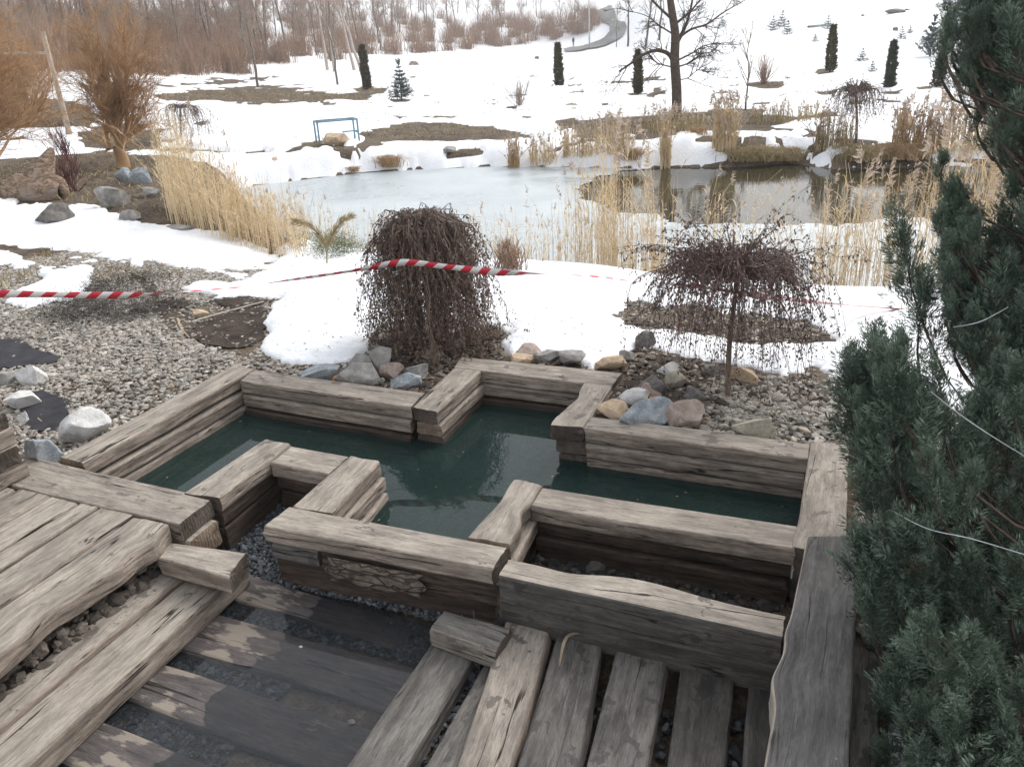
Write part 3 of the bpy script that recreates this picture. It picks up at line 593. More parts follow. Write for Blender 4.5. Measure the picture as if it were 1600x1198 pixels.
# ------------------------------------------------------------------ gravel, mulch
rng = np.random.RandomState(5)
def stones(name, P, size, mat, flat=.5, sub=0, sq=(.7, 1.35), tone=(.45, 1.25)):
    V0, F0 = ICO[sub]; N = len(P)
    S = size[:, None] * rng.uniform(sq[0], sq[1], (N, 3)); S[:, 2] *= flat
    V = V0[None] * (1 + rng.uniform(-.22, .22, (N, len(V0), 1))) * S[:, None, :]
    a = rng.uniform(0, 6.28, N); ca, sa = np.cos(a), np.sin(a); tl = rng.normal(0, .35, N); ct, st = np.cos(tl), np.sin(tl)
    x, y, z = V[..., 0], V[..., 1], V[..., 2]; y, z = y * ct[:, None] - z * st[:, None], y * st[:, None] + z * ct[:, None]
    V = np.stack([x * ca[:, None] - y * sa[:, None], x * sa[:, None] + y * ca[:, None], z], -1) + P[:, None]
    Fc = (F0[None] + (np.arange(N) * len(V0))[:, None, None]).reshape(-1, 3)
    mb = MB(); mb.add(V.reshape(-1, 3), Fc, col=np.repeat(rng.uniform(tone[0], tone[1], N), len(V0)))
    return tag(mb.build(name, mat), kind='stuff')
def stone_mat(name, cols):
    m = NT(name); g = m.geo(); rr = m.n('ValToRGB'); m.l(g.outputs['Random Per Island'], rr.inputs[0]); cr = rr.color_ramp
    while len(cr.elements) < len(cols): cr.elements.new(.5)
    for k, cc in enumerate(cols): cr.elements[k].position = k / (len(cols) - 1); cr.elements[k].color = (*cc, 1)
    n1 = m.noise(m.objc(), 60, 4, .6); t = m.tone(); k = m.math('MULTIPLY', t, m.math('ADD', m.math('MULTIPLY', n1, .6), .65)); cc = m.n('CombineColor'); [m.l(k, cc.inputs[i]) for i in range(3)]
    m.bsdf(m.mix(1.0, rr.outputs[0], cc.outputs[0], 'MULTIPLY'), .85, m.bump(n1, .4, .004), .3); return m.m
M['gravel'] = stone_mat('pale_gravel', [(.34, .31, .27), (.44, .41, .36), (.29, .27, .24), (.42, .36, .29), (.38, .365, .335), (.50, .47, .42), (.32, .25, .19)])
M['darkgravel'] = stone_mat('dark_blue_gravel', [(.07, .08, .092), (.12, .135, .15), (.18, .195, .21), (.05, .056, .062), (.10, .11, .12)])
M['mulch'] = stone_mat('bark_mulch', [(.07, .05, .038), (.13, .10, .078), (.18, .15, .12), (.10, .075, .055), (.055, .04, .032)])
_az = np.arctan2(GP[:, 0], GP[:, 1])
def snow_at(x, y):
    r = np.hypot(x, y); i = np.clip(np.searchsorted(rad, r), 0, nr - 1); a = np.degrees((np.arctan2(x, y) - hd + np.pi) % (2 * np.pi) - np.pi); j = np.clip(np.searchsorted(azd, a), 0, na - 1)
    return SNOWSD[i * na + j]
FABRIC = [[(-60, 530), (25, 532), (50, 545), (92, 558), (88, 568), (40, 572), (0, 578), (-60, 580)], [(20, 612), (62, 615), (100, 625), (98, 668), (78, 678), (45, 672), (35, 645)]]
def scatter(n, x0, x1, y0, y1):
    X = rng.uniform(x0, x1, n); Y = rng.uniform(y0, y1, n)
    return X, Y
OUTER = [(-4.12, 2.7), (-4.12, 4.33), (-2.47, 4.2), (-2.5, 4.96), (-1.28, 4.96), (-1.28, 4.18), (.17, 4.25), (.3, 1), (-5, 1), (-5, 2.6)]
n = 190000; X, Y = scatter(n, -9.5, 1.4, 2.8, 8.5)
Pz = np.stack([X, Y, terr(X, Y, False)], -1); qx, qy, _ = topix(Pz)
zone = (~in_poly(OUTER, X, Y)) & (snow_at(X, Y) < -.0)
dens = fbm(np.stack([X * 1.4, Y * 1.4, 0 * X + 2], -1), 3)
bare_r = (X > -3.1) & ~((X > -.75) & (Y < 5.3))             # mulch rather than gravel below the weeping trees
DIRT = [(200, 425), (240, 440), (250, 470), (290, 475), (400, 470), (430, 500), (410, 545), (380, 560), (330, 545), (270, 520), (250, 500), (235, 465)]
dirt = in_poly(DIRT, qx, qy); fab = np.zeros(n, bool)
for poly in FABRIC: fab |= in_poly(poly, qx, qy)
thin = rng.uniform(0, 1, n) < np.where(bare_r, .10, np.where(dirt, .13, np.where(fab, .025, np.where(dens > .34, 1.0, .6))))
k = zone & thin & (qx > -150) & (qx < 1500) & (Y < 7.9)
size = rng.gamma(8, .0017, n) * np.where(X > -1, 1.2, 1.0); size = np.clip(size, .006, .04)
g = stones('gravel', np.stack([X, Y, Pz[:, 2] + size * .18 + rng.uniform(0, .008, n)], -1)[k], size[k], M['gravel'])
n = 9000; X, Y = scatter(n, -3.3, .9, 4.2, 6.6); k = (~in_poly(OUTER, X, Y)) & (snow_at(X, Y) < -.02) & ((X < -.6) | (Y > 4.9) | (rng.uniform(0, 1, n) < .35))
size = rng.gamma(6, .0028, n); stones('bark_mulch', np.stack([X, Y, terr(X, Y, False) + .006 + rng.uniform(0, .012, n)], -1)[k], size[k], M['mulch'], flat=.3, sq=(.4, 1.9))
X, Y = scatter(30000, -3.05, -1.15, 1.1, 3.3)
PUD = [(-2.75, 1.0), (-1.45, 1.0), (-1.45, 2.42), (-2.75, 2.42)]
k = in_poly(BASIN, X, Y) & (X > -3.0) & ((Y > 2.36) | (((X < -2.0) | (X > -1.5)) & (Y > 1.2) & (rng.uniform(0, 1, len(X)) < .5)))
size = rng.gamma(9, .0011, len(X)); sl_ = (Y - 2.6) / .7
stones('dark_gravel', np.stack([X, Y, np.where(Y > 2.6, -.352, -.40) + .03 * np.clip(sl_, 0, 1) + rng.uniform(0, .012, len(X))], -1)[k], size[k], M['darkgravel'], flat=.7)
X, Y = scatter(1500, -1.38, -.0, 2.68, 3.2); size = rng.gamma(6, .0028, len(X)); k = fbm(np.stack([X * 4, Y * 4, 0 * X], -1), 3) > .42
stones('bin_pebbles', np.stack([X, Y, -.325 + rng.uniform(0, .02, len(X))], -1)[k], size[k], stone_mat('wet_pebbles', [(.03, .03, .028), (.09, .085, .08), (.05, .04, .032), (.15, .15, .14)]), flat=.7, sub=1)
X, Y = scatter(1200, -1.5, .08, 1.25, 2.56); size = rng.gamma(6, .0024, len(X))
stones('gap_pebbles', np.stack([X, Y, -.40 + rng.uniform(0, .035, len(X))], -1), size, M['darkgravel'], flat=.7, sub=1)
X, Y = scatter(420, -3.10, -2.88, 1.0, 2.42); size = rng.gamma(6, .0036, len(X)); kk = X < 9
stones('deck_gap_stones', np.stack([X, Y, -.235 + .10 * np.clip((-2.88 - X) / .12, 0, 1) + rng.uniform(0, .015, len(X))], -1)[kk], size[kk], stone_mat('dusty_stones', [(.10, .085, .07), (.17, .145, .12), (.07, .06, .05)]), flat=.7, sub=1)
# fabric
m = NT('black_ground_cloth'); p = m.objc(); n1 = m.noise(p, 7, 4); n2 = m.noise(p, 160, 2); m.bsdf(m.mix(m.ramp(n1, .3, .7), (.018, .018, .022), (.04, .04, .046)), .8, m.bump(m.math('ADD', n1, m.math('MULTIPLY', n2, .15)), .5, .02), .3); M['cloth'] = m.m
m = NT('dark_soil'); p = m.objc(); n1 = m.noise(p, 5, 5, .65); n2 = m.noise(p, 40, 4, .6); m.bsdf(m.mix(m.ramp(n1, .35, .65), (.030, .023, .019), (.075, .057, .044)), .95, m.bump(m.math('ADD', n1, n2), .8, .03), .2); M['darksoil'] = m.m
FAB2 = [[(305, 508), (350, 492), (415, 482), (425, 500), (408, 532), (375, 546), (320, 540), (295, 526)], [(330, 471), (395, 464), (428, 476), (360, 488)], [(255, 470), (285, 468), (292, 480), (262, 484)]]
for poly, lab in zip(FABRIC + FAB2, ['black ground cloth showing through the gravel at the left border', 'black ground cloth between the pale rocks and the gravel', '', '', '']):
    pw = [hit(*q)[:2] for q in poly]; o, _ = sheet('ground_cloth' if lab else 'bare_soil', pw, 0, M['cloth'] if lab else M['darksoil'], .03, .10 if lab else .22, 6)
    co_ = np.empty(len(o.data.vertices) * 3, np.float32); o.data.vertices.foreach_get('co', co_); co_ = co_.reshape(-1, 3)
    co_[:, 2] = terr(co_[:, 0], co_[:, 1], False) + .004 + .022 * fbm(np.stack([co_[:, 0] * 5, co_[:, 1] * 5, 0 * co_[:, 0]], -1), 3); o.data.vertices.foreach_set('co', co_.ravel()); tag(o, lab, 'ground cloth') if lab else tag(o, kind='structure')

# ------------------------------------------------------------------ rocks
RC = {'pale': rock_mat('pale_limestone', (0.461, 0.448, 0.416), (0.680, 0.680, 0.680)), 'blue': rock_mat('blue_grey_stone', (0.166, 0.192, 0.211), (0.384, 0.416, 0.435), 9, .15), 'grey': rock_mat('grey_stone', (0.192, 0.186, 0.173), (0.384, 0.371, 0.346)), 'pink': rock_mat('pinkish_stone', (0.256, 0.198, 0.166), (0.461, 0.371, 0.320)),
      'tan': rock_mat('tan_stone', (0.384, 0.275, 0.179), (0.640, 0.499, 0.358)), 'dark': rock_mat('dark_stone', (0.077, 0.070, 0.067), (0.192, 0.179, 0.166)), 'olive': rock_mat('olive_stone', (0.282, 0.262, 0.205), (0.486, 0.448, 0.358)), 'orange': rock_mat('orange_stone', (0.358, 0.166, 0.077), (0.589, 0.320, 0.154))}
def rock(box, col, label, seed, zoff=0.0, deep=.9, base=None, flatb=.9):
    """a boulder filling the picture box x0,y0,x1,y1, standing on the ground under it"""
    x0, y0, x1, y1 = box; r = np.random.RandomState(seed)
    g = hit((x0 + x1) / 2, y1 - (y1 - y0) * .22) if base is None else np.array(base, float)
    d = depth(g); wx = (x1 - x0) / F * d / 2; hh = (y1 - y0) / F * d
    V, Fc = ICO[3]; V = V.copy()
    for k in range(15):
        n = norm(r.normal(size=(1, 3)) * [1, 1, .8])[0]; h = r.uniform(.46, .80); dd = V @ n; V = V - np.clip(dd - h, 0, None)[:, None] * n
    V = V / np.abs(V).max(0)
    V = V * (1 + (fbm(V * 2.2 + seed, 3) - .5)[:, None] * .16) + (vnoise(V * 9 + seed) - .5)[:, None] * .04
    hz = hh / (1.0 + .42 * deep)                                       # foreshortening: part of the box height is the depth of the top
    V = V * np.array([wx, wx * deep, hz / 2 * 1.2]) * 1.16
    ang = -YAW + r.uniform(-.25, .25); c, s = math.cos(ang), math.sin(ang); V[:, :2] = V[:, :2] @ np.array([[c, s], [-s, c]])
    mb = MB(); mb.add(V, Fc); o = mb.build('rock', RC[col]); o.location = (float(g[0]), float(g[1]), float(g[2] + hz * .33 + zoff))
    tag(o, label, 'rock', 'rocks around the pool and pond'); return o
ROCKS = [
 ((18, 598, 62, 646), 'pale', 'white angular rock right beside the crossed timber stack', .95), ((-6, 574, 32, 604), 'grey', 'grey block of rock cut by the left border above the timber stack', .8), ((30, 568, 74, 608), 'pale', 'pale elongated rock just above the white angular rock', .7),
 ((106, 632, 170, 698), 'pale', 'large white rock with a dark side on the gravel by the pool corner', .9), ((44, 676, 100, 738), 'blue', 'blue-grey slab of rock touching the deck corner', .8), ((31, 640, 48, 664), 'pale', 'small white stone between timber stack and black cloth', .8),
 ((472, 565, 546, 598), 'blue', 'wide flat blue-grey rock at the snow edge behind the pool', .6), ((532, 566, 602, 605), 'grey', 'grey pointed rock leaning on the back pool timber', .6), ((572, 538, 614, 584), 'grey', 'tall grey-brown rock under the left side of the dense weeping tree', .8),
 ((598, 561, 634, 596), 'pink', 'pinkish rock in front of the dense weeping tree', .8), ((611, 579, 657, 610), 'blue', 'blue-grey rock with whitish veins beside the pool timber corner', .8), ((632, 567, 670, 594), 'grey', 'grey flat-topped rock just right of the pinkish rock', .8),
 ((658, 539, 700, 566), 'pink', 'brown rock at the foot of the dense weeping tree', .8), ((543, 552, 582, 584), 'grey', 'grey rock wedged behind the grey pointed rock', .7), ((522, 580, 547, 600), 'orange', 'small orange-brown stone between two grey rocks behind the pool', .8), ((698, 526, 732, 549), 'grey', 'grey rock half hidden by the right strands of the dense weeping tree', .8),
 ((804, 535, 847, 565), 'pink', 'pinkish grey rock at the snow edge behind the far pool arm', .8), ((795, 551, 834, 572), 'tan', 'flat tan rock touching the back of the far pool arm', .7), ((836, 541, 877, 569), 'grey', 'rounded grey rock right of the pinkish one behind the far pool arm', .8), ((868, 546, 912, 574), 'grey', 'low grey rock with snow on it behind the far pool arm', .8),
 ((929, 551, 977, 584), 'tan', 'orange-tan rock alone by the far right corner of the pool arm', .8), ((968, 546, 992, 566), 'grey', 'small grey rock just behind the orange-tan rock', .8),
 ((931, 625, 983, 659), 'tan', 'tan wedge-shaped rock in the inner corner of the right timbers', .8), ((968, 622, 1047, 668), 'blue', 'large speckled blue-grey boulder on the right pool timber', .7), ((1043, 622, 1102, 672), 'pink', 'large pinkish brown boulder beside the speckled blue-grey one', .8),
 ((970, 602, 1022, 634), 'pale', 'pale grey boulder behind the tan wedge-shaped rock', .8), ((995, 596, 1030, 624), 'pink', 'brownish rock resting against the pale grey boulder', .8), ((1009, 617, 1034, 633), 'orange', 'small orange stone among the boulders right of the pool arm', .8), ((1000, 587, 1047, 622), 'dark', 'dark grey rock carrying a cap of snow', .8),
 ((1034, 578, 1072, 613), 'olive', 'greenish grey rock beneath the left strands of the open weeping tree', .8), ((1064, 604, 1102, 634), 'dark', 'dark brown rock left of the thin weeping tree trunk', .8), ((1143, 571, 1182, 604), 'tan', 'tan-grey rock just right of the thin weeping tree trunk at the snow', .8), ((1143, 646, 1212, 688), 'olive', 'olive tan slab of rock on the timber near the juniper', .7),
 ((1028, 563, 1062, 590), 'pale', 'light grey rock at the snow edge under the open weeping tree', .8), ((988, 517, 1022, 548), 'dark', 'dark grey rock standing in the snow gap left of the open weeping tree', .8), ((1100, 566, 1130, 590), 'grey', 'small grey rock between snow and the thin weeping tree trunk', .8),
 ((56, 316, 120, 364), 'dark', 'dark pointed boulder poking out of the snow below the driftwood stump', .9), ((158, 282, 198, 334), 'grey', 'tall grey boulder on the bank left of the reeds', .8), ((192, 326, 224, 348), 'grey', 'grey rock at the snow rim under the tall grey boulder', .8), ((178, 262, 206, 288), 'blue', 'bluish rock just below the orange-brown willow', .8), ((208, 262, 236, 292), 'blue', 'blue-grey rock right below the willow trunk', .8), ((224, 290, 252, 312), 'grey', 'low grey rock on the bank between willow and reeds', .8), ((255, 348, 300, 366), 'grey', 'flat grey rock at the snow edge by the foot of the reeds', .7),
 ((505, 206, 534, 232), 'tan', 'left beige boulder behind the blue metal frame', .8), ((524, 207, 548, 231), 'tan', 'right beige boulder behind the blue metal frame', .8), ((690, 229, 712, 240), 'grey', 'small grey rock in the snow of the far bank', .8), ((862, 262, 905, 276), 'pale', 'low pale rock at the far ice edge', .6), ((300, 479, 326, 500), 'tan', 'small yellowish rock on the bare soil left of the snow', .8), ((415, 246, 440, 256), 'tan', 'flat beige stone on the snowy far bank left of the grass tufts', .7),
]
for k, (bx, cl, lb, dp) in enumerate(ROCKS): rock(bx, cl, lb, 300 + k, deep=dp)

# ------------------------------------------------------------------ vegetation materials
M['straw'] = leaf_mat('dry_reed', (.50, .38, .225), (.80, .65, .43))
M['plume'] = leaf_mat('reed_plume', (.42, .33, .25), (.64, .54, .44))
M['rust'] = leaf_mat('rusty_grass', (.30, .19, .10), (.55, .39, .22))
M['drygrass'] = leaf_mat('dry_bank_grass', (.22, .175, .095), (.48, .38, .21))
M['barkbrown'] = plain_mat('brown_bark', (.05, .036, .028), (.12, .088, .068), 14, .95, .5)
M['barkgrey'] = plain_mat('grey_bark', (.10, .085, .072), (.20, .175, .15), 10, .95, .5)
M['barkpale'] = plain_mat('pale_bark', (.34, .29, .25), (.52, .46, .41), 8, .9, .3)
M['twigs'] = plain_mat('brown_twigs', (.27, .175, .118), (.40, .275, .195), 3, .95, 0)
M['twigsgrey'] = plain_mat('grey_brown_twigs', (.27, .205, .16), (.39, .315, .255), 3, .95, 0)
M['willow'] = plain_mat('orange_willow_twigs', (.31, .185, .095), (.47, .30, .165), 3, .9, 0)
M['redtwig'] = plain_mat('red_twigs', (.10, .045, .045), (.18, .08, .075), 4, .9, 0)
M['weepbark'] = plain_mat('weeping_branch_bark', (.11, .085, .076), (.25, .20, .175), 9, .85, .3)
M['weeptrunk'] = plain_mat('young_trunk_bark', (.12, .09, .065), (.22, .17, .125), 20, .9, .4)
M['dryleaf'] = leaf_mat('dry_brown_leaf', (.072, .047, .036), (.30, .208, .155), .65)
M['redleaf'] = leaf_mat('dry_purple_leaf', (.075, .042, .039), (.27, .165, .145), .65)
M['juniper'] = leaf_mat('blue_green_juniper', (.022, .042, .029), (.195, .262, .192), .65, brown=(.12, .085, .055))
M['thuja'] = leaf_mat('brown_green_thuja', (.03, .032, .012), (.10, .085, .035))
M['thujag'] = leaf_mat('dull_green_thuja', (.02, .035, .02), (.07, .085, .055))
M['thujab'] = leaf_mat('browned_thuja', (.07, .05, .035), (.17, .12, .085))
M['spruce'] = leaf_mat('blue_green_spruce', (.03, .06, .055), (.12, .17, .15))
M['greenjun'] = leaf_mat('bright_green_juniper', (.03, .05, .012), (.12, .15, .04))
M['greymat'] = leaf_mat('grey_creeping_juniper', (.03, .027, .025), (.105, .094, .084))

rng = np.random.RandomState(11)
def perp(D, rng):
    v = rng.normal(size=D.shape); v -= (v * D).sum(-1, keepdims=True) * D; return norm(v)
def grow(mb, rng, P0, D0, L0, R0, spec, keep=None, mat=0):
    """branching growth; spec per level: (K, sides, wander, tropism, children, angle, length ratio, radius ratio, first)"""
    P0 = np.atleast_2d(np.asarray(P0, float)); D0 = norm(np.atleast_2d(np.asarray(D0, float))); L0 = np.atleast_1d(np.asarray(L0, float)); R0 = np.atleast_1d(np.asarray(R0, float))
    tips = None
    for li, (K, S, wander, trop, nch, ang, lr, rr, first) in enumerate(spec):
        N = len(P0); P = np.zeros((N, K, 3)); P[:, 0] = P0; D = D0.copy(); Ds = np.zeros((N, K, 3)); Ds[:, 0] = D
        for k in range(1, K):
            D = norm(D + rng.normal(0, wander, (N, 3)) + np.array([0, 0, trop]) / K); P[:, k] = P[:, k - 1] + D * (L0 / (K - 1))[:, None]; Ds[:, k] = D
        tt = np.linspace(0, 1, K); Rr = R0[:, None] * (1 - .8 * tt[None] ** (1.2 if li == 0 else 1))
        tubes(mb, P, Rr, S, mat=mat); tips = P
        if nch <= 0: break
        n = int(nch); t = rng.uniform(first, 1, (N, n)); i = np.clip((t * (K - 1)).astype(int), 0, K - 2); fr = t * (K - 1) - i; ar = np.arange(N)[:, None]
        B = P[ar, i] * (1 - fr[..., None]) + P[ar, i + 1] * fr[..., None]; Dp = norm(Ds[ar, i + 1]).reshape(-1, 3)
        aa = np.clip(rng.normal(ang, ang * .25, N * n), .1, 1.6)[:, None]
        D0 = norm(Dp * np.cos(aa) + perp(Dp, rng) * np.sin(aa)); P0 = B.reshape(-1, 3)
        L0 = (L0[:, None] * lr * (1.15 - .6 * t) * rng.uniform(.6, 1.25, (N, n))).ravel(); R0 = np.maximum((R0[:, None] * rr * (1.05 - .6 * t)).ravel(), spec[-1][-1] if False else RMIN)
    return tips

RMIN = .0015
# ---- weeping trees
def weeping(name, label, base, top, rho, drop, N, nleaf, leafL, mats, seed, rise=.1, flat=0.0, shoots=0, trunk_r=.02, thick=.004, thin=0.0, rough=1.0):
    r = np.random.RandomState(seed); base = np.asarray(base, float); top = np.asarray(top, float)
    root = empty(name, base); tag(root, label, 'tree', 'weeping trees')
    loc = lambda P: P - base
    tb = MB(); t = np.linspace(0, 1, 9); tp = base[None] + (top - base)[None] * t[:, None] + np.stack([.012 * np.sin(t * 5 + seed), .01 * np.sin(t * 7), 0 * t], -1)
    tubes(tb, loc(tp)[None], (trunk_r * (1.25 - .35 * t))[None], 10); tb.build('trunk', M['weeptrunk'], root, smooth=True)
    K = 15; t = np.linspace(0, 1, K)[None]; ph = r.uniform(0, 2 * np.pi, (N, 1)); R = rho * np.sqrt(r.uniform(.03, 1.0, (N, 1))) * r.uniform(.85, 1.12, (N, 1)); dr = r.uniform(drop[0], drop[1], (N, 1)); k = r.uniform(2.2, 4.2, (N, 1)) * (1 - flat * .5)
    rr = R * (1 - np.exp(-k * t)) / (1 - np.exp(-k)); rs = rise * r.uniform(.3, 1.3, (N, 1)) * (1.3 - R / rho)
    zz = rs * np.sin(np.clip(t * 3.4, 0, np.pi)) * 1.2 - dr * np.clip((t - .12 - flat * .25) / (1 - .12 - flat * .25), 0, 1) ** (1.5 + .6 * flat)
    ph2 = ph + r.normal(0, .12, (N, 1)) * t * 2; nz = rough * r.normal(0, .018, (N, K, 3)).cumsum(1) * (R / rho)[..., None] * .8
    P = np.stack([rr * np.cos(ph2), rr * np.sin(ph2), zz], -1) + nz + top; P[:, 0] = top + r.normal(0, .018, (N, 3))
    P[..., 2] = np.maximum(P[..., 2], base[2] + .03 + .1 * r.uniform(0, 1, (N, 1)))
    if shoots:
        Ns = shoots; a = r.uniform(0, 6.28, (Ns, 1)); el = r.uniform(.15, .95, (Ns, 1)); Ls = r.uniform(.5, 1.0, (Ns, 1)) * rho * 1.35
        Q = np.stack([np.cos(a) * np.cos(el) * Ls * t, np.sin(a) * np.cos(el) * Ls * t, np.sin(el) * Ls * t - .16 * t ** 2.5], -1) + top + r.normal(0, .012, (Ns, K, 3)).cumsum(1); P = np.concatenate([P, Q]); N = N + Ns
    rad = thick * r.uniform(.5, 1.3, (N, 1)) * (1.25 - np.broadcast_to(t, (N, K))); bb = MB(); tubes(bb, loc(P), rad, 3)
    # short side shoots
    i = r.randint(3, K - 1, (N, 4)); ar = np.arange(N)[:, None]; S0 = P[ar, i].reshape(-1, 3); T = norm(P[ar, i] - P[ar, i - 1]).reshape(-1, 3); D = norm(T + perp(T, r) * .8 + np.array([0, 0, -.5])); Ls = r.uniform(.04, .16, (len(S0), 1)) * (rho / .5)
    tt = np.linspace(0, 1, 4); SP_ = S0[:, None] + D[:, None] * Ls[:, None] * tt[None, :, None] + np.array([0, 0, -1.]) * (Ls[:, None] * .5 * tt[None, :, None] ** 2); tubes(bb, loc(SP_), np.broadcast_to(thick * .45 * (1.2 - tt)[None], (len(S0), 4)), 3)
    bb.build('branches', M['weepbark'], root, smooth=True)
    lb = MB(); f = r.uniform(.12, 1, (N, nleaf)) * (K - 1.001); i = f.astype(int); fr = (f - i)[..., None]; B = (P[ar, i] * (1 - fr) + P[ar, np.minimum(i + 1, K - 1)] * fr).reshape(-1, 3)
    f2 = r.uniform(.3, 1, (len(S0), 4)) * 2.99; i2 = f2.astype(int); fr2 = (f2 - i2)[..., None]; a2 = np.arange(len(S0))[:, None]; B = np.concatenate([B, (SP_[a2, i2] * (1 - fr2) + SP_[a2, i2 + 1] * fr2).reshape(-1, 3)])
    Bn = B + r.normal(0, .008, B.shape); D = norm(r.normal(0, .6, B.shape) + np.array([0, 0, -1.0]))
    blades(lb, loc(Bn), D, leafL * r.uniform(.5, 1.3, len(Bn)), leafL * .42 * r.uniform(.6, 1.3, len(Bn)), r, col=r.uniform(0, 1, len(Bn)) ** 1.4, bend=.12)
    lb.build('leaves', mats, root)
    return root
b1 = hit(672, 572); d1 = depth(b1); t1 = b1.copy(); tpx = Wd(655, 352, d1 + .05); t1 = np.array([tpx[0], tpx[1], tpx[2]])
weeping('weeping_tree', 'dense dome-shaped weeping tree trailing dry brown strands to the rocks behind the pool', b1 + [0, .05, 0], t1 + [0, .05, .0], 105 / F * d1, (.75, 1.25), 600, 40, .030, M['dryleaf'], 21, rise=.11, trunk_r=.015, thick=.0031, rough=2.0, shoots=0)
b2 = hit(1138, 622); d2 = depth(b2); t2 = Wd(1148, 428, d2)
weeping('weeping_tree', 'open weeping tree with purple-brown leaves on a thin straight trunk by the juniper', b2, t2, 162 / F * d2, (.16, .82), 190, 26, .027, M['redleaf'], 22, rise=.17, flat=.8, trunk_r=.015, thick=.0038, shoots=60)

# ---- junipers at the right
def sprays(mb, P, D, size, r, nb=125):
    """feathery fronds: P (N,3) bases, D directions, size lengths"""
    N = len(P); D = norm(D); sd = perp(D, r); nm = np.cross(D, sd)
    t = r.uniform(.05, 1, (N, nb)); sgn = np.where(r.uniform(0, 1, (N, nb)) < .5, -1.0, 1.0); L = size[:, None]
    lat = r.uniform(0, 1, (N, nb)) * .34 * (1.1 - t) * sgn; 
    pos = P[:, None] + D[:, None] * (t * L)[..., None] + sd[:, None] * (lat * L)[..., None] + nm[:, None] * (r.normal(0, .05, (N, nb)) * L - .10 * L * t ** 2 * 0)[..., None]
    dr = D[:, None] * .9 + sd[:, None] * (sgn * .72)[..., None] + r.normal(0, .2, (N, nb, 3))
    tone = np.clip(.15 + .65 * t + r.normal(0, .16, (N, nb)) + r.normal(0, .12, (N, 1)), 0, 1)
    ln = (.08 + .12 * r.uniform(0, 1, (N, nb))) * np.minimum(L, .2) * 1.1
    blades(mb, pos.reshape(-1, 3), dr.reshape(-1, 3), ln.ravel(), ln.ravel() * .13 + .0005, r, col=tone.ravel(), bend=.1)
def juniper(name, label, trunk, tips, lens, seed, nsp=26, size=(.09, .2), spread=.10):
    r = np.random.RandomState(seed); root = empty(name, trunk); tag(root, label, 'juniper', 'junipers at the right edge'); trunk = np.asarray(trunk, float)
    tips = np.asarray(tips); n = len(tips); lens = np.asarray(lens)
    out = tips - trunk; out[:, 2] *= .25; dirv = norm(norm(out) * .38 + np.array([0, 0, 1.0]) + r.normal(0, .10, (n, 3))); base = tips - dirv * lens[:, None]
    bb = MB(); t = np.linspace(0, 1, 6); C = base[:, None] + (tips - base)[:, None] * t[None, :, None] + norm(out)[:, None] * (.06 * np.sin(t * np.pi))[None, :, None]
    tubes(bb, C - trunk, np.broadcast_to((.007 * (1.1 - t))[None], (n, 6)), 4)
    # limbs from the trunk to each plume
    lo = np.stack([trunk[None] + (base - trunk) * np.array([.15, .15, 0])[None] + np.stack([0 * lens, 0 * lens, np.clip(base[:, 2] - trunk[2] - .35, 0, 9)], -1), base], 1); md = lo.mean(1, keepdims=True); md[:, :, 2] -= .06
    tubes(bb, np.concatenate([lo[:, :1], md, lo[:, 1:]], 1) - trunk, np.broadcast_to(np.array([.010, .006, .004])[None], (n, 3)), 4)
    bb.build('trunk', M['barkbrown'], root)
    fb = MB(); f = np.sqrt(r.uniform(0, 1, (n, nsp))) * .97; f = np.concatenate([f, np.full((n, 2), .88)], 1); ns = f.shape[1]; k = f * 5; i = k.astype(int).clip(0, 4); fr = (k - i)[..., None]; ar = np.arange(n)[:, None]
    P = C[ar, i] * (1 - fr) + C[ar, i + 1] * fr; Dv = np.repeat(dirv[:, None], ns, 1).reshape(-1, 3); wdt = (1.15 - f).ravel()
    D = norm(Dv + perp(Dv, r) * (.75 * np.clip(wdt, .15, 1))[:, None] * r.uniform(.5, 1.3, (n * ns, 1))); sz = r.uniform(*size, n * ns) * np.clip(.55 + wdt * .6, .5, 1.1) * np.repeat(np.clip(lens / .45, .5, 1.4), ns)
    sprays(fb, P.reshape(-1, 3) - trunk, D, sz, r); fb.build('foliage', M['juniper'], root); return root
def tips_in(poly, n, d0, d1, r):
    out = []; xs = [q[0] for q in poly]; ys = [q[1] for q in poly]
    while len(out) < n:
        x, y = r.uniform(min(xs), max(xs)), r.uniform(min(ys), max(ys))
        if in_poly(poly, np.array([x]), np.array([y]))[0]: out.append(Wd(x, y, r.uniform(d0, d1)))
    return out
r = np.random.RandomState(31)
lowpoly = [(1362, 640), (1375, 565), (1420, 520), (1480, 560), (1680, 500), (1700, 1250), (1420, 1210), (1392, 1000), (1395, 900), (1375, 800), (1380, 720)]
T = [Wd(1334, 588, 3.0), Wd(1357, 640, 2.9), Wd(1362, 600, 3.1), Wd(1367, 690, 2.8), Wd(1362, 770, 2.75), Wd(1362, 850, 2.7), Wd(1377, 900, 2.65), Wd(1400, 480, 3.3), Wd(1440, 470, 3.35), Wd(1350, 575, 3.1), Wd(1375, 545, 3.15)] + tips_in(lowpoly, 105, 2.5, 3.3, r) + tips_in([(1385, 1000), (1500, 950), (1650, 1000), (1650, 1290), (1400, 1290), (1395, 1180)], 34, 2.25, 2.6, r)
ln = [.5] * 11 + list(r.uniform(.32, .55, 105)) + list(r.uniform(.3, .45, 34)); T[7] = Wd(1412, 366, 3.3); ln[7] = .62; T[8] = Wd(1452, 455, 3.4)
juniper('juniper', 'low spreading blue-green juniper covering the lower right corner beside the grey slab', [1.05, 2.75, -.12], T, ln, 41, nsp=30)
tall = [(1575, -60), (1760, -90), (1760, 560), (1560, 540), (1540, 430), (1570, 330), (1620, 250), (1610, 160), (1570, 80)]
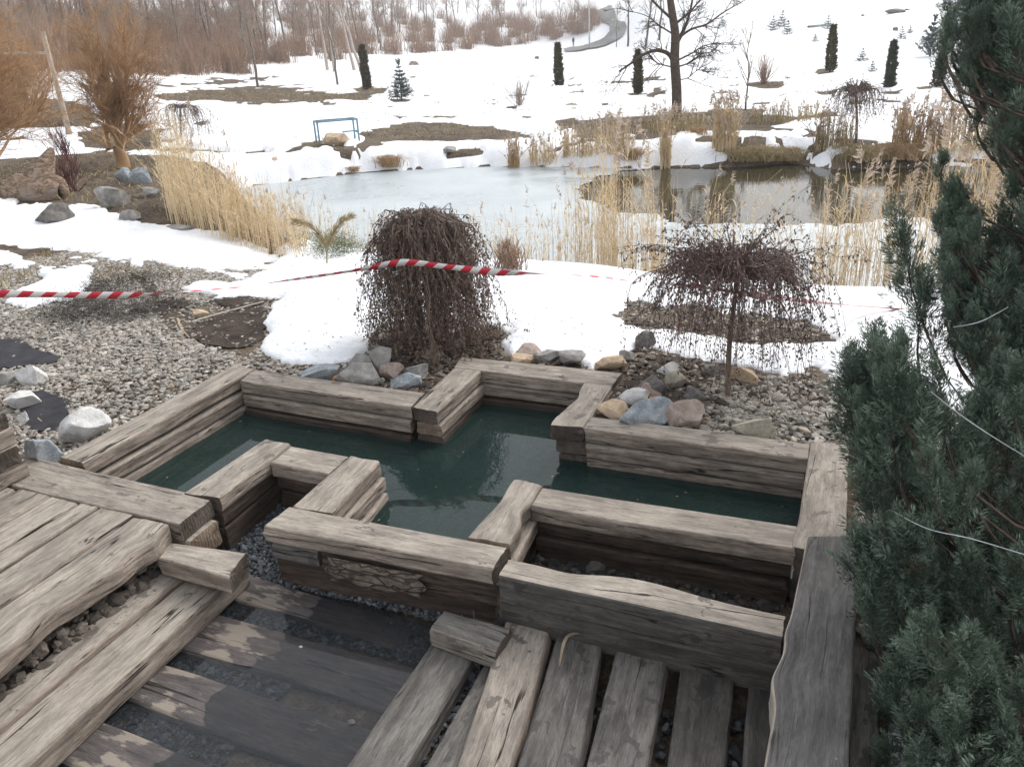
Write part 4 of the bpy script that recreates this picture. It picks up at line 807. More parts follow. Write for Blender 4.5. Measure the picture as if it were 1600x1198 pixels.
edge1 = [(1500, -60), (1600, -60), (1600, 110), (1545, 130), (1510, 105), (1490, 40)]; edge2 = [(1492, 255), (1515, 300), (1545, 340), (1545, 540), (1500, 520), (1488, 380)]; edge3 = [(1540, 180), (1610, 190), (1640, 235), (1590, 235)]
T = [Wd(1495, -14, 3.5), Wd(1500, 22, 3.4), Wd(1488, 78, 3.3), Wd(1512, 110, 3.5), Wd(1484, 250, 3.3), Wd(1492, 300, 3.2), Wd(1540, 178, 3.4), Wd(1482, 335, 3.2), Wd(1490, 395, 3.3)] + tips_in(tall, 120, 2.95, 3.9, r) + tips_in(edge1, 44, 3.1, 3.6, r) + tips_in(edge2, 40, 3.1, 3.6, r) + tips_in(edge3, 14, 3.1, 3.5, r)
juniper('juniper', 'tall blue-green juniper rising out of the top right corner', [1.75, 3.15, -.1], T, [.2] * 9 + list(r.uniform(.35, .65, 120)) + list(r.uniform(.18, .28, 44)) + list(r.uniform(.2, .32, 40)) + list(r.uniform(.12, .2, 14)), 42, nsp=26)

# ---- reeds
def reeds(name, label, P, hgt, r, cat='reeds', group='reed clumps round the pond', leaves=5, plume=.35, lean=.10, rad=.0032, droop=.5, pl=.24, mats=None, origin=None, parts=True):
    N = len(P); o = P.mean(0) if origin is None else np.asarray(origin); root = empty(name, o); tag(root, label, cat, group); K = 6; t = np.linspace(0, 1, K)
    a = r.uniform(0, 6.28, N); le = (np.abs(r.normal(0, lean, N)) + np.where(r.uniform(0, 1, N) < .10, r.uniform(.2, .8, N), 0)) * hgt; w = np.stack([np.cos(a), np.sin(a), 0 * a], -1)
    C = P[:, None] + np.stack([0 * t, 0 * t, t], -1)[None] * hgt[:, None, None] + w[:, None] * (le[:, None] * t[None] ** 2)[..., None] - o
    sb = MB(); tubes(sb, C, rad * r.uniform(.6, 1.3, (N, 1)) * (1.2 - .7 * t)[None], 3, col=r.uniform(.15, 1, N)); 
    if leaves:
        n = leaves; f = r.uniform(.12, .88, (N, n)) * (K - 1); i = f.astype(int); fr = (f - i)[..., None]; ar = np.arange(N)[:, None]; B = (C[ar, i] * (1 - fr) + C[ar, i + 1] * fr).reshape(-1, 3); m_ = len(B)
        b = r.uniform(0, 6.28, m_); h = np.stack([np.cos(b), np.sin(b), 0 * b], -1); L = r.uniform(.14, .38, m_) * np.repeat(np.clip(hgt / 1.6, .35, 1.2), n); s = np.linspace(0, 1, 4); up = r.uniform(.5, 1.3, m_)
        Q = B[:, None] + h[:, None] * (L[:, None] * s * .6)[..., None] + np.array([0, 0, 1.]) * (L[:, None] * (up[:, None] * s - droop * 1.3 * s ** 2))[..., None]; wv = np.stack([-np.sin(b), np.cos(b), 0 * b], -1)[:, None] * (rad * 2.2 * (1.02 - s) ** .6)[None, :, None]
        V = np.stack([Q + wv, Q - wv], 2); ii = np.arange(m_ * 8).reshape(m_, 4, 2); q = np.stack([ii[:, :-1, 0], ii[:, :-1, 1], ii[:, 1:, 1], ii[:, 1:, 0]], -1).reshape(-1, 4); sb.add(V.reshape(-1, 3), q, col=np.repeat(r.uniform(.1, .9, m_), 8))
    sel = np.where(r.uniform(0, 1, N) < plume)[0][:100]
    if not parts: mtl = [mats or M['straw'], M['plume']]
    else: sb.build('stalks', mats or M['straw'], root)
    if len(sel):
        pb = MB(); n = 26; tp = C[sel, -1]; b = a[sel][:, None] + r.normal(0, .5, (len(sel), n)); s = r.uniform(-.15, .85, (len(sel), n)); sz = pl * np.clip(hgt[sel] / 2.0, .45, 1.2)[:, None]
        hh = np.stack([np.cos(b), np.sin(b), 0 * b], -1); B = tp[:, None] + np.array([0, 0, 1.]) * (s * sz)[..., None] + hh * (.30 * sz * np.clip(s, 0, 1) ** 2)[..., None]
        D = hh * r.uniform(.3, .9, b.shape)[..., None] + np.array([0, 0, 1.]) * r.uniform(-.15, .9, b.shape)[..., None] + r.normal(0, .2, hh.shape); L = np.broadcast_to(sz * .42, b.shape) * (1.15 - np.clip(s, 0, 1)) * r.uniform(.5, 1.2, b.shape)
        if not parts: blades(sb, B.reshape(-1, 3), D.reshape(-1, 3), L.ravel(), L.ravel() * .26, r, col=r.uniform(0, 1, b.size), bend=.15, mat=1)
        else:
            for q in range(len(sel)):
                pb = MB(); blades(pb, B[q] - tp[q], D[q], L[q], L[q] * .26, r, col=r.uniform(0, 1, n), bend=.15); o_ = pb.build('plume', M['plume'], root); o_.location = tuple(float(c) for c in tp[q])
    if not parts: sb.build('stalks', mtl, root)
    return root
def foot(x, y, z=None):
    if z is None: return hit(x, y)
    return Zp(x, y, z)
def bed(x0, x1, yf, n, r, z=-.98, spread=8.0):
    X = r.uniform(x0, x1, n); return np.array([Zp(x, yf(x) + r.uniform(-spread, spread), z) for x in X])
r = np.random.RandomState(51)
lin = lambda *p: (lambda x: float(np.interp(x, [q[0] for q in p], [q[1] for q in p])))
def bedt(x0, x1, yf, n, r, spread): return np.array([hit(x, yf(x) + r.uniform(-spread, spread)) for x in r.uniform(x0, x1, n)])
yl = lin((270, 325), (330, 352), (400, 376), (475, 392))
P = bedt(262, 385, yl, 430, r, 26); reeds('reed_clump', 'tall dense straw-coloured reed clump on the bank at the left end of the pond', P, r.uniform(.55, 1.35, len(P)) * np.interp(topix(P)[0], [268, 300, 340, 380], [1.0, 1.2, .9, .75]) * (.6 + .8 * vnoise(P * 2.2)), r, plume=.10, lean=.06)
P = bedt(355, 482, yl, 420, r, 22); reeds('reed_clump', 'lower straw-coloured reed clump along the ice to the right of the tall left clump', P, r.uniform(.4, .95, len(P)), r, plume=.05, lean=.08)
yn = lin((470, 395), (560, 415), (700, 428), (900, 433), (1000, 448), (1250, 466), (1500, 466), (1800, 475))
P = bed(480, 880, yn, 330, r, -1.0, 6); reeds('reed_fringe', 'thin pale fringe of broken reeds along the near edge of the ice', P, r.uniform(.35, 1.05, len(P)), r, plume=.12, lean=.12, leaves=4)
P = bed(872, 1040, yn, 260, r, -1.0, 12); u = topix(P)[0]; reeds('reed_clump', 'tall feathery reed clump between the two weeping trees, reaching above the far shore', P, r.uniform(.35, 1.0, len(P)) ** 1.3 * np.interp(u, [880, 930, 985, 1035], [1.3, 2.1, 2.5, 1.4]), r, plume=.28, lean=.05, leaves=5)
P = bed(1030, 1270, yn, 120, r, -1.0, 8); reeds('reed_clump', 'sparse reed clump right behind the open weeping tree', P, r.uniform(.5, 1.5, len(P)), r, plume=.2, lean=.12, leaves=5)
P = bed(1265, 1420, yn, 150, r, -1.0, 10); u = topix(P)[0]; reeds('reed_clump', 'reed clump with drooping plumes just left of the upright juniper spire', P, r.uniform(.45, 1.0, len(P)) * np.interp(u, [1265, 1330, 1420], [1.4, 1.75, 1.5]), r, plume=.22, lean=.10, leaves=6, pl=.32)
P = bed(1420, 1640, yn, 210, r, -1.0, 12); u = topix(P)[0]; reeds('reed_clump', 'tallest pinkish-plumed reed clump partly behind the tall juniper', P, r.uniform(.5, 1.0, len(P)) * np.interp(u, [1420, 1450, 1540, 1640], [1.9, 2.25, 2.0, 2.0]), r, plume=.35, lean=.06, leaves=6, pl=.34)
# far bank clumps and tufts
FB = [((795, 812, 262), 60, .9, .35, 'straw', 'narrow rusty reed tuft standing at the far ice edge left of the pond middle', 'rust'), ((828, 870, 258), 70, .8, .45, None, 'short reed tuft with pale plumes right of the narrow rusty tuft', 'straw'), ((880, 925, 250), 110, .9, .4, None, 'far-bank reed tuft left of the tall feathery clump', 'straw'), ((930, 985, 246), 130, 1.0, .5, None, 'bushy far-bank reed tuft behind the tall feathery clump', 'straw'), ((1032, 1048, 262), 70, 1.5, .2, None, 'slim upright reed tuft at the far water edge below the big bare tree', 'straw'),
      ((1112, 1150, 235), 110, 1.3, .5, None, 'tall reed tuft right of the big bare tree on the far bank', 'straw'), ((1270, 1330, 232), 120, .9, .3, None, 'far-bank reed tuft under the small far weeping tree', 'drygrass'), ((1390, 1480, 240), 220, 1.2, .5, None, 'broad brown reed stand on the far bank toward the right', 'rust'), ((1480, 1580, 240), 160, 1.3, .5, None, 'far-bank reeds seen behind the tall juniper', 'straw'), ((1000, 1100, 205), 130, .6, .4, None, 'brown reed patch at the foot of the big bare tree', 'drygrass'), ((1170, 1290, 192), 150, .55, .3, None, 'dry grass strip on the snowy terrace right of the big bare tree', 'drygrass')]
for (x0, x1, y), n, h, pl_, _, lab, mt in FB:
    P = bedt(x0, x1, lambda x: y, n, r, 5); reeds('reed_tuft', lab, P, r.uniform(.4, 1.0, len(P)) * h, r, cat='reeds', group='reed tufts on the far bank', plume=pl_, lean=.14, rad=.009, leaves=3, mats=M[mt], pl=.5, parts=False)
def tuft(name, label, base, hw, h, n, mat, r, group='grass tufts on the far bank', cat='grass tuft', rad=.008):
    root = base; b = base + np.stack([r.normal(0, hw * .4, n), r.normal(0, hw * .3, n), np.zeros(n)], -1); a = r.uniform(0, 6.28, n); K = 6; t = np.linspace(0, 1, K); L = h * r.uniform(.5, 1.2, n); out = hw * r.uniform(.2, 1.0, n)
    C = b[:, None] + np.stack([np.cos(a)[:, None] * out[:, None] * t ** 1.3, np.sin(a)[:, None] * out[:, None] * t ** 1.3, L[:, None] * (1.5 * t - 1.15 * t ** 2.2)], -1); mb = MB(); tubes(mb, C, np.broadcast_to(rad * (1.1 - t)[None], (n, K)), 3, col=r.uniform(0, 1, n))
    return tag(mb.build(name, mat, origin=base), label, cat, group)
tuft('grass_tuft', 'large bent rusty grass tuft on the snow above the ice', hit(608, 260), .42, .5, 380, M['rust'], r); tuft('grass_tuft', 'small flat rusty grass tuft left of the large bent one', hit(551, 268), .22, .22, 160, M['rust'], r)
tuft('grass_tuft', 'wide olive grass tussock overhanging the dark water', hit(1180, 250), .75, .55, 800, M['drygrass'], r); tuft('grass_tuft', 'rounded grass tussock at the right end of the overhanging one', hit(1225, 250), .5, .5, 420, M['drygrass'], r); tuft('grass_tuft', 'rusty grass tuft leaning at the far bank below the tall feathery reeds', hit(990, 250), .4, .5, 260, M['rust'], r)
tuft('grass_tuft', 'brown grass tussock at the water edge below the small far weeping tree', hit(1345, 250), .6, .55, 420, M['drygrass'], r); tuft('grass_tuft', 'ragged brown grass tussock between the small far weeping tree and the broad reed stand', hit(1405, 248), .6, .6, 420, M['rust'], r)
tuft('grass_tuft', 'small tan grass tuft lying in snow right of the big bare tree', hit(1090, 212), .3, .35, 160, M['rust'], r)

# ---- bare trees
def bare_tree(name, label, base, h, r0, spec, r, mats=('barkgrey', 'twigsgrey'), lean=(0, 0), group=None, cat='tree', first=.25):
    root = empty(name, base); tag(root, label, cat, group); mb = MB()
    K, S = 9, 7; t = np.linspace(0, 1, K); D = norm(np.array([[lean[0], lean[1], 1.0]]))[0]
    P = D[None] * (h * t)[:, None] + np.stack([r.normal(0, .02 * h, K), r.normal(0, .02 * h, K), 0 * t], -1) * t[:, None]; tubes(mb, P[None], (r0 * (1 - .75 * t))[None], S); mb.build('trunk', M[mats[0]], root, smooth=True)
    n = spec[0]; tt = r.uniform(first, 1, n); i = (tt * (K - 1)).astype(int).clip(0, K - 2); fr = (tt * (K - 1) - i)[:, None]; B = P[i] * (1 - fr) + P[i + 1] * fr; Dp = np.repeat(D[None], n, 0); aa = r.normal(spec[1], .18, n)[:, None]
    cb = MB(); grow(cb, r, B, Dp * np.cos(aa) + perp(Dp, r) * np.sin(aa), h * spec[2] * (1.25 - .75 * tt) * r.uniform(.7, 1.2, n), r0 * spec[3] * (1.1 - .6 * tt), spec[4]); cb.build('crown', M[mats[1]], root); return root
RMIN = .013
SPT = [(7, 4, .10, .25, 11, .65, .48, .45, .2), (5, 3, .14, .2, 9, .6, .55, .5, .15), (4, 3, .16, .15, 0, 0, 0, 0, 0)]
r = np.random.RandomState(61)
protos = []
for k in range(6):
    h = 11 + r.uniform(-2, 3); protos.append(bare_tree('bare_tree', 'bare grey-brown tree in the leafless wood on the snowy slope', (0, 0, 0), h, .13 + .03 * r.uniform(), (20, .62, .36, .35, SPT), r, group='bare trees in the leafless wood', lean=(r.normal(0, .05), r.normal(0, .05)), first=.2))
spots = []
for k in range(105):
    x = r.uniform(-60, 620); y = r.uniform(28, 108) - .03 * abs(x - 250) if x > 330 else r.uniform(18, 118); spots.append((x, y))
spots += [(r.uniform(600, 940), r.uniform(10, 60)) for _ in range(30)]
for k, (x, y) in enumerate(spots):
    o = protos[k] if k < 6 else copy_tree(protos[k % 6]); g = hit(x, y); o.location = tuple(float(c) for c in g - [0, 0, .15]); o.rotation_euler = (0, 0, r.uniform(0, 6.28)); s = r.uniform(.6, 1.15); o.scale = (s, s, s)
# thicket of bushes: too many stems to count
mb = MB(); nb = 300; pr = []
for k in range(4):
    n = 130; b = np.stack([r.normal(0, .55, n), r.normal(0, .55, n), 0 * np.zeros(n)], -1); a = r.uniform(0, 6.28, n); L = r.uniform(1.2, 3.6, n); o_ = r.uniform(.1, .5, n) * L; t = np.linspace(0, 1, 4)
    pr.append(b[:, None] + np.stack([np.cos(a)[:, None] * o_[:, None] * t ** 1.4, np.sin(a)[:, None] * o_[:, None] * t ** 1.4, L[:, None] * t], -1) + r.normal(0, .07, (n, 4, 3)) * t[None, :, None])
for k in range(nb):
    if k < 150: x = r.uniform(330, 935); y = r.uniform(28, lin((330, 112), (600, 92), (800, 72), (935, 58))(x))
    else: x = r.uniform(-60, 400); y = r.uniform(25, 120)
    g = hit(x, y); s = r.uniform(.6, 1.25); tubes(mb, pr[k % 4] * s * np.array([1.3, 1.3, 1]) + g, np.broadcast_to(np.array([.028, .022, .016, .007])[None], (130, 4)), 3, col=r.uniform(0, 1))
tag(mb.build('thicket', M['twigs']), kind='stuff')

# ---- the big bare tree on the far bank
RMIN = .006
r = np.random.RandomState(71)
b = hit(1056, 188); d = depth(b); k = d / F
root = empty('bare_tree', b); tag(root, 'big bare dark tree with one low limb arching left, on the far bank', 'tree')
def pxpath(pts, base, d, dd=None):
    return np.array([Wd(x, y, d + (0 if dd is None else dd[i])) for i, (x, y) in enumerate(pts)]) - base
def smooth_path(P, K=14):
    P = np.asarray(P); t = np.linspace(0, len(P) - 1, K); i = np.clip(t.astype(int), 0, len(P) - 2); f = (t - i)[:, None]
    p0 = P[np.clip(i - 1, 0, len(P) - 1)]; p1 = P[i]; p2 = P[i + 1]; p3 = P[np.clip(i + 2, 0, len(P) - 1)]
    return .5 * (2 * p1 + (p2 - p0) * f + (2 * p0 - 5 * p1 + 4 * p2 - p3) * f ** 2 + (3 * p1 - p0 - 3 * p2 + p3) * f ** 3)
mb = MB(); tr = smooth_path(pxpath([(1057, 190), (1057, 140), (1054, 95), (1055, 55), (1050, 20), (1044, -20), (1036, -70), (1032, -120)], b, d), 22); tubes(mb, tr[None], (np.interp(np.linspace(0, 1, 22), [0, .05, .3, .6, 1], [.20, .165, .15, .12, .03]))[None], 9); mb.build('trunk', M['barkbrown'], root, smooth=True)
mb = MB(); limbs = [([(1052, 97), (1044, 84), (1025, 79), (1005, 86), (985, 100), (967, 112)], .085, -.4), ([(1058, 66), (1066, 52), (1075, 30), (1081, 5), (1086, -30)], .075, .3), ([(1060, 60), (1080, 46), (1105, 38), (1130, 20), (1165, 0)], .045, .5), ([(1058, 95), (1080, 84), (1100, 72), (1125, 66)], .035, -.3), ([(1058, 105), (1078, 98), (1098, 84), (1120, 82)], .03, .4), ([(1050, 30), (1030, 12), (1010, -10), (990, -40)], .05, .2), ([(1052, 40), (1075, 22), (1090, 5), (1110, -20)], .05, -.4), ([(1050, 105), (1030, 100), (1015, 92), (1000, 95)], .025, .5), ([(1060, 125), (1075, 122), (1090, 110), (1105, 112)], .02, 0), ([(1046, 0), (1025, -20), (1015, -50)], .05, -.5), ([(1054, 55), (1030, 40), (1010, 25), (985, 18)], .03, .6), ([(1045, -15), (1070, -50), (1090, -90)], .05, .2)]
SB = [(6, 3, .12, .1, 6, .7, .5, .5, .2), (5, 3, .16, .1, 5, .6, .5, .55, .2), (4, 3, .18, .05, 0, 0, 0, 0, 0)]
for pts, r0, off in limbs:
    lp = smooth_path(pxpath(pts, b, d, np.linspace(0, off, len(pts))), 14); tubes(mb, lp[None], (r0 * (1 - .72 * np.linspace(0, 1, 14)))[None], 6)
    i = r.randint(3, 13, 11); T = norm(lp[i] - lp[i - 1]); aa = r.normal(.75, .2, 11)[:, None]
    grow(mb, r, lp[i], T * np.cos(aa) + perp(T, r) * np.sin(aa), r.uniform(.35, .95, 11), np.full(11, .016), SB)
mb.build('branches', M['barkbrown'], root)
# ---- orange willow and its neighbours at the left
def shrub(name, label, base, stems, L, spread, r0, spec, mat, r, cat='shrub', group=None, z0=0.0, mats=None, trunk=None):
    root = empty(name, base); tag(root, label, cat, group); mb = MB(); a = r.uniform(0, 6.28, stems); el = np.abs(r.normal(0, spread, stems)); D = np.stack([np.sin(el) * np.cos(a), np.sin(el) * np.sin(a), np.cos(el)], -1)
    if trunk:
        tb = MB(); t = np.linspace(0, 1, 6); tubes(tb, np.stack([0 * t, .03 * np.sin(t * 4), t * trunk[0]], -1)[None], (trunk[1] * (1.15 - .3 * t))[None], 8); tb.build('trunk', M[mat], root, smooth=True)
    P0 = np.stack([r.normal(0, .08, stems), r.normal(0, .08, stems), np.full(stems, (trunk[0] * .9 if trunk else 0.0) + z0)], -1)
    grow(mb, r, P0, D, L * r.uniform(.6, 1.1, stems), np.full(stems, r0), spec); mb.build('branches', M[mats or mat], root); return root
SW = [(9, 5, .12, .30, 16, .6, .42, .42, .15), (6, 3, .13, .2, 20, .65, .6, .55, .05), (5, 3, .10, .3, 0, 0, 0, 0, 0)]
b = hit(193, 264); shrub('willow', 'orange-brown multi-stemmed willow above the rocks on the left bank', b, 17, 3.0, .50, .044, SW, 'willow', r, 'willow', trunk=(.55, .15))
b = hit(-40, 285); shrub('shrub', 'big orange-brown leafless shrub cut by the left border behind the driftwood', b, 30, 3.0, .5, .035, SW, 'willow', r, group=None)
b = hit(40, 200); shrub('shrub', 'orange-brown shrub at the left border in front of the pole', b, 24, 3.8, .5, .035, SW, 'willow', r)
SS = [(6, 3, .10, .3, 8, .5, .5, .5, .2), (5, 3, .12, .3, 0, 0, 0, 0, 0)]
b = hit(112, 300); shrub('shrub', 'low dark red twiggy shrub beside the driftwood stump', b, 26, .75, .5, .008, SS, 'redtwig', r)
b = hit(105, 252); shrub('shrub', 'reddish shrub behind the driftwood stump', b, 22, 1.0, .4, .010, SS, 'redtwig', r)
b = hit(812, 166); shrub('shrub', 'small bare shrub in the snow near a thuja column', b, 26, 1.15, .65, .016, SS, 'twigsgrey', r)
b = hit(1192, 131); shrub('shrub', 'bushy brown shrub behind the thin sapling on the right slope', b, 30, 1.3, .45, .02, SS, 'twigs', r)
b = hit(797, 432); shrub('shrub', 'dry upright reddish-brown shrub between snow and reeds right of the dense weeping tree', b, 60, .40, .30, .005, [(6, 3, .06, .4, 7, .35, .5, .6, .2), (5, 3, .08, .4, 0, 0, 0, 0, 0)], 'twigs', r)
b = hit(1165, 172); bare_tree('sapling', 'thin bare sapling with forked upper branches right of the big bare tree', b, 2.4, .035, (12, .5, .42, .5, SS), r, ('barkgrey', 'twigsgrey'), cat='sapling', first=.3)
b = hit(1505, 220); bare_tree('sapling', 'bare sapling among the reeds in front of the browned thuja', b, 1.6, .02, (9, .55, .4, .5, SS), r, ('barkgrey', 'twigsgrey'), cat='sapling', first=.3)
b = hit(403, 137); bare_tree('bare_tree', 'slender bare tree with a spreading crown beside the bare brown strip', b, 5.2, .11, (16, .75, .42, .4, SPT), r, ('barkgrey', 'twigsgrey'), first=.38)
for px_, py_, lean, h, lab in [(512, 112, (-.03, .02), 9, 'upright pale trunk of a leafless tree behind the spruce'), (523, 114, (-.02, 0), 9, 'second pale upright trunk hugging the first one'), (566, 116, (-.26, 0), 10, 'pale trunk leaning left behind the dark thuja column'), (554, 112, (-.20, .05), 9, 'shorter leaning pale trunk just left of the steeply leaning one'), (528, 136, (-.02, 0), 5, 'thin dark trunk standing in front of the pale trunks')]:
    b = hit(px_, py_); bare_tree('bare_tree', lab, b, h, .17 if h > 6 else .09, (9, .5, .34, .3, SPT), r, ('barkpale' if h > 6 else 'barkgrey', 'twigsgrey'), lean=lean, group='trees standing at the foot of the wood', first=.5)
for px_, py_, lab in [(981, 75, 'leftmost of the slim trees between the road and the big bare tree'), (1009, 74, 'leaning slim tree right of the leftmost one by the road'), (1030, 64, 'straight slim tree nearest the big bare trunk'), (963, 75, 'thinnest sapling by the road edge')]:
    b = hit(px_, py_); bare_tree('bare_tree', lab, b, 11 if 'sapling' not in lab else 7, .2 if 'sapling' not in lab else .08, (10, .5, .3, .3, SPT), r, ('barkbrown', 'twigsgrey'), lean=((.12 if 'leaning' in lab else .03), 0), group='slim trees beside the road', first=.45)
b = hit(1338, 222); d = depth(b); weeping('weeping_tree', 'small far weeping tree with a wide grey crown on the right bank', b, Wd(1338, 142, d), 46 / F * d, (.25, .85), 95, 5, .05, M['dryleaf'], 81, rise=.2, flat=.6, trunk_r=.03, thick=.010)
b = hit(282, 222); d = depth(b); weeping('weeping_tree', 'small reddish weeping tree half hidden behind the willow branches', b, Wd(282, 168, d), 42 / F * d, (.4, 1.0), 60, 4, .05, M['redleaf'], 82, rise=.14, flat=.2, trunk_r=.03, thick=.010)

# ---- evergreens of the far bank and hillside
def column(name, label, base, h, w, mat, r, lean=0.0, n=1500, group='thuja columns on the snow'):
    root = empty(name, base); tag(root, label, 'thuja', group); z = r.uniform(.02, 1, n); prof = np.interp(z, [0, .08, .35, .75, .93, 1], [.85, .95, 1, .72, .34, .05]); a = r.uniform(0, 6.28, n); lump = .5 + .95 * vnoise(np.stack([np.cos(a) * 2.0, np.sin(a) * 2.0, z * 7 + h * 9], -1)); q = w / 2 * prof * lump * np.sqrt(r.uniform(.35, 1, n))
    P = np.stack([np.cos(a) * q + lean * z * h, np.sin(a) * q, z * h], -1); D = np.stack([np.cos(a) * .8, np.sin(a) * .8, 1 + 0 * a], -1) + r.normal(0, .45, (n, 3)); mb = MB(); blades(mb, P, D, r.uniform(.1, .24, n) * h / 2, r.uniform(.05, .1, n) * h / 2, r, col=np.clip(r.uniform(0, 1, n) * (.5 + q / (w / 2)), 0, 1), bend=.1); mb.build('foliage', M[mat], root)
    tb = MB(); t = np.linspace(0, 1, 4); tubes(tb, np.stack([lean * t * h * .9, 0 * t, t * h * .9], -1)[None], (w * .16 * (1 - .8 * t))[None], 6); tb.build('trunk', M['barkbrown'], root)
for x, y, top, wpx, mat, lab in [(574, 141, 83, 13, 'thuja', 'brown-green thuja column leaning slightly left, before the pale trunks'), (874, 136, 79, 13, 'thuja', 'brown-green thuja column alone in the snow left of the big bare tree'), (997, 148, 90, 14, 'thuja', 'thuja column under the arching limb of the big bare tree'), (1297, 113, 52, 15, 'thuja', 'dark twisted thuja column on the right snow slope'), (1389, 140, 77, 15, 'thujag', 'dull green pointed thuja above the small far weeping tree'), (1463, 137, 84, 17, 'thujab', 'browned thuja with a leaning trunk by the tall juniper')]:
    b = hit(x, y); d = depth(b); column('thuja', lab, b, (y - top) / F * d / .93, wpx * .78 / F * d, mat, r, lean=.05 if mat == 'thujab' else -.02)
def conifer(name, label, base, h, w, mat, r, whorls=8, per=7, group=None, up=.35):
    root = empty(name, base); tag(root, label, 'conifer', group); tb = MB(); t = np.linspace(0, 1, 5); tubes(tb, np.stack([0 * t, 0 * t, h * t], -1)[None], (h * .022 * (1.05 - t))[None], 6); tb.build('trunk', M['barkbrown'], root)
    mb = MB(); P0 = []; D0 = []; L0 = []
    for k in range(whorls):
        z = h * (.08 + .84 * k / whorls); L = w / 2 * (1.08 - k / whorls) * r.uniform(.8, 1.15, per); a = r.uniform(0, 6.28) + np.arange(per) * 6.28 / per + r.normal(0, .2, per)
        P0 += [[0, 0, z]] * per; D0 += list(np.stack([np.cos(a), np.sin(a), np.full(per, up) + r.normal(0, .08, per)], -1)); L0 += list(L)
    P0 += [[0, 0, h * .85]] * 3; D0 += list(np.stack([r.normal(0, .25, 3), r.normal(0, .25, 3), np.ones(3)], -1)); L0 += [h * .17] * 3
    P0, D0, L0 = np.array(P0), norm(np.array(D0)), np.array(L0); t = np.linspace(0, 1, 3); tubes(mb, P0[:, None] + D0[:, None] * (L0[:, None] * t)[..., None], np.broadcast_to((h * .006 * (1.1 - t))[None], (len(P0), 3)), 3, col=.2)
    n = 46; f = r.uniform(.1, 1.0, (len(P0), n)); B = (P0[:, None] + D0[:, None] * (L0[:, None] * f)[..., None]).reshape(-1, 3); D = np.repeat(D0, n, 0) * .8 + r.normal(0, .55, (len(B), 3)); blades(mb, B, D, np.repeat(np.clip(L0 * .34, .05, h * .12), n) * r.uniform(.6, 1.3, len(B)), h * .017, r, col=r.uniform(0, 1, len(B))); mb.build('foliage', M[mat], root)
b = hit(628, 157); d = depth(b); conifer('spruce', 'young green spruce alone in the snow, right of a thuja column', b, 58 / F * d, 36 / F * d, 'spruce', r)
GC = 'small conifers on the right hillside'
for x, y, h, lab in [(1207, 50, 22, 'left one of three clustered little conifers high on the slope'), (1221, 44, 24, 'middle and tallest of three clustered little conifers high on the slope'), (1230, 57, 22, 'right and lowest of three clustered little conifers'), (1293, 48, 21, 'little conifer right beside the dark green tarpaulin mound'), (1273, 69, 14, 'tiny conifer below the dark green tarpaulin mound'), (1346, 100, 22, 'little conifer right of the twisted thuja column'), (1362, 117, 19, 'little conifer just left of the pointed thuja'), (1408, 64, 20, 'flat-crowned little conifer near the dark hillside stones'), (1421, 56, 14, 'tiny pale conifer right of the flat-crowned one'), (1128, 44, 16, 'little dark conifer seen through the big bare tree')]:
    b = hit(x, y); d = depth(b); conifer('small_conifer', lab, b, h / F * d, h * .9 / F * d, 'spruce', r, whorls=5, per=6, group=GC)
b = hit(1452, 93); d = depth(b); conifer('pine', 'broad pale green pine with long needles behind the browned thuja', b, 62 / F * d, 50 / F * d, 'spruce', r, whorls=6, per=8, up=.8)
for bx, cl, lab, sd in [((1385, 14, 1412, 24), 'dark', 'long dark stones near the top of the snow slope', 401), ((1414, 14, 1423, 20), 'dark', 'small dark stone right of the long dark stones', 402), ((1394, 43, 1402, 54), 'dark', 'reddish dark stone beside the flat-crowned conifer', 403), ((1344, 22, 1351, 29), 'dark', 'lone dark stone high on the snow slope', 404), ((835, 88, 842, 95), 'dark', 'small dark box-like stone left of the lone thuja', 405), ((815, 180, 832, 192), 'dark', 'dark soil lump in the snow left of the tall feathery reeds', 406), ((640, 95, 655, 107), 'pink', 'reddish stone at the foot of the thicket behind the spruce', 407), ((884, 168, 902, 178), 'olive', 'mossy green lump in the snow beyond the far bank', 408), ((1400, 172, 1425, 215), 'tan', 'brown upright stump of rock in the far reeds', 409)]: rock(bx, cl, lab, sd)
m = plain_mat('dark_green_tarpaulin', (.03, .065, .06), (.06, .10, .095), 2, .6); RC['green'] = m
o = rock((1258, 37, 1288, 47), 'green', 'dark green tarpaulin mound on the right snow slope', 410); o.name = 'tarpaulin_mound'; o['category'] = 'tarpaulin'; del o['group']

# ---- creeping and low junipers, plume
def mat_shrub(name, label, poly, n, mat, r, L=(.03, .08), h=.10, cat='creeping juniper', dz=(.2, .9)):
    pts = []; xs = [q[0] for q in poly]; ys = [q[1] for q in poly]
    X = r.uniform(min(xs), max(xs), n * 2); Y = r.uniform(min(ys), max(ys), n * 2); k = in_poly(poly, X, Y); C = np.array([hit(a, b_) for a, b_ in zip(X[k][:60], Y[k][:60])]); base = C.mean(0)
    P = C[r.randint(0, len(C), n)] + r.normal(0, .11, (n, 3)) * [1, 1, 0]; P[:, 2] = terr(P[:, 0], P[:, 1], False) + h * r.uniform(0, 1, n) * (.4 + .9 * vnoise(np.stack([P[:, 0] * 5, P[:, 1] * 5, 0 * P[:, 0]], -1)))
    D = np.stack([r.normal(0, .8, n), r.normal(0, .8, n), r.uniform(*dz, n)], -1); mb = MB(); sprays(mb, P - base, D, r.uniform(L[0], L[1], n) * 1.6, r, nb=14)
    o = mb.build(name, mat); o.location = tuple(float(c) for c in base); return tag(o, label, cat)
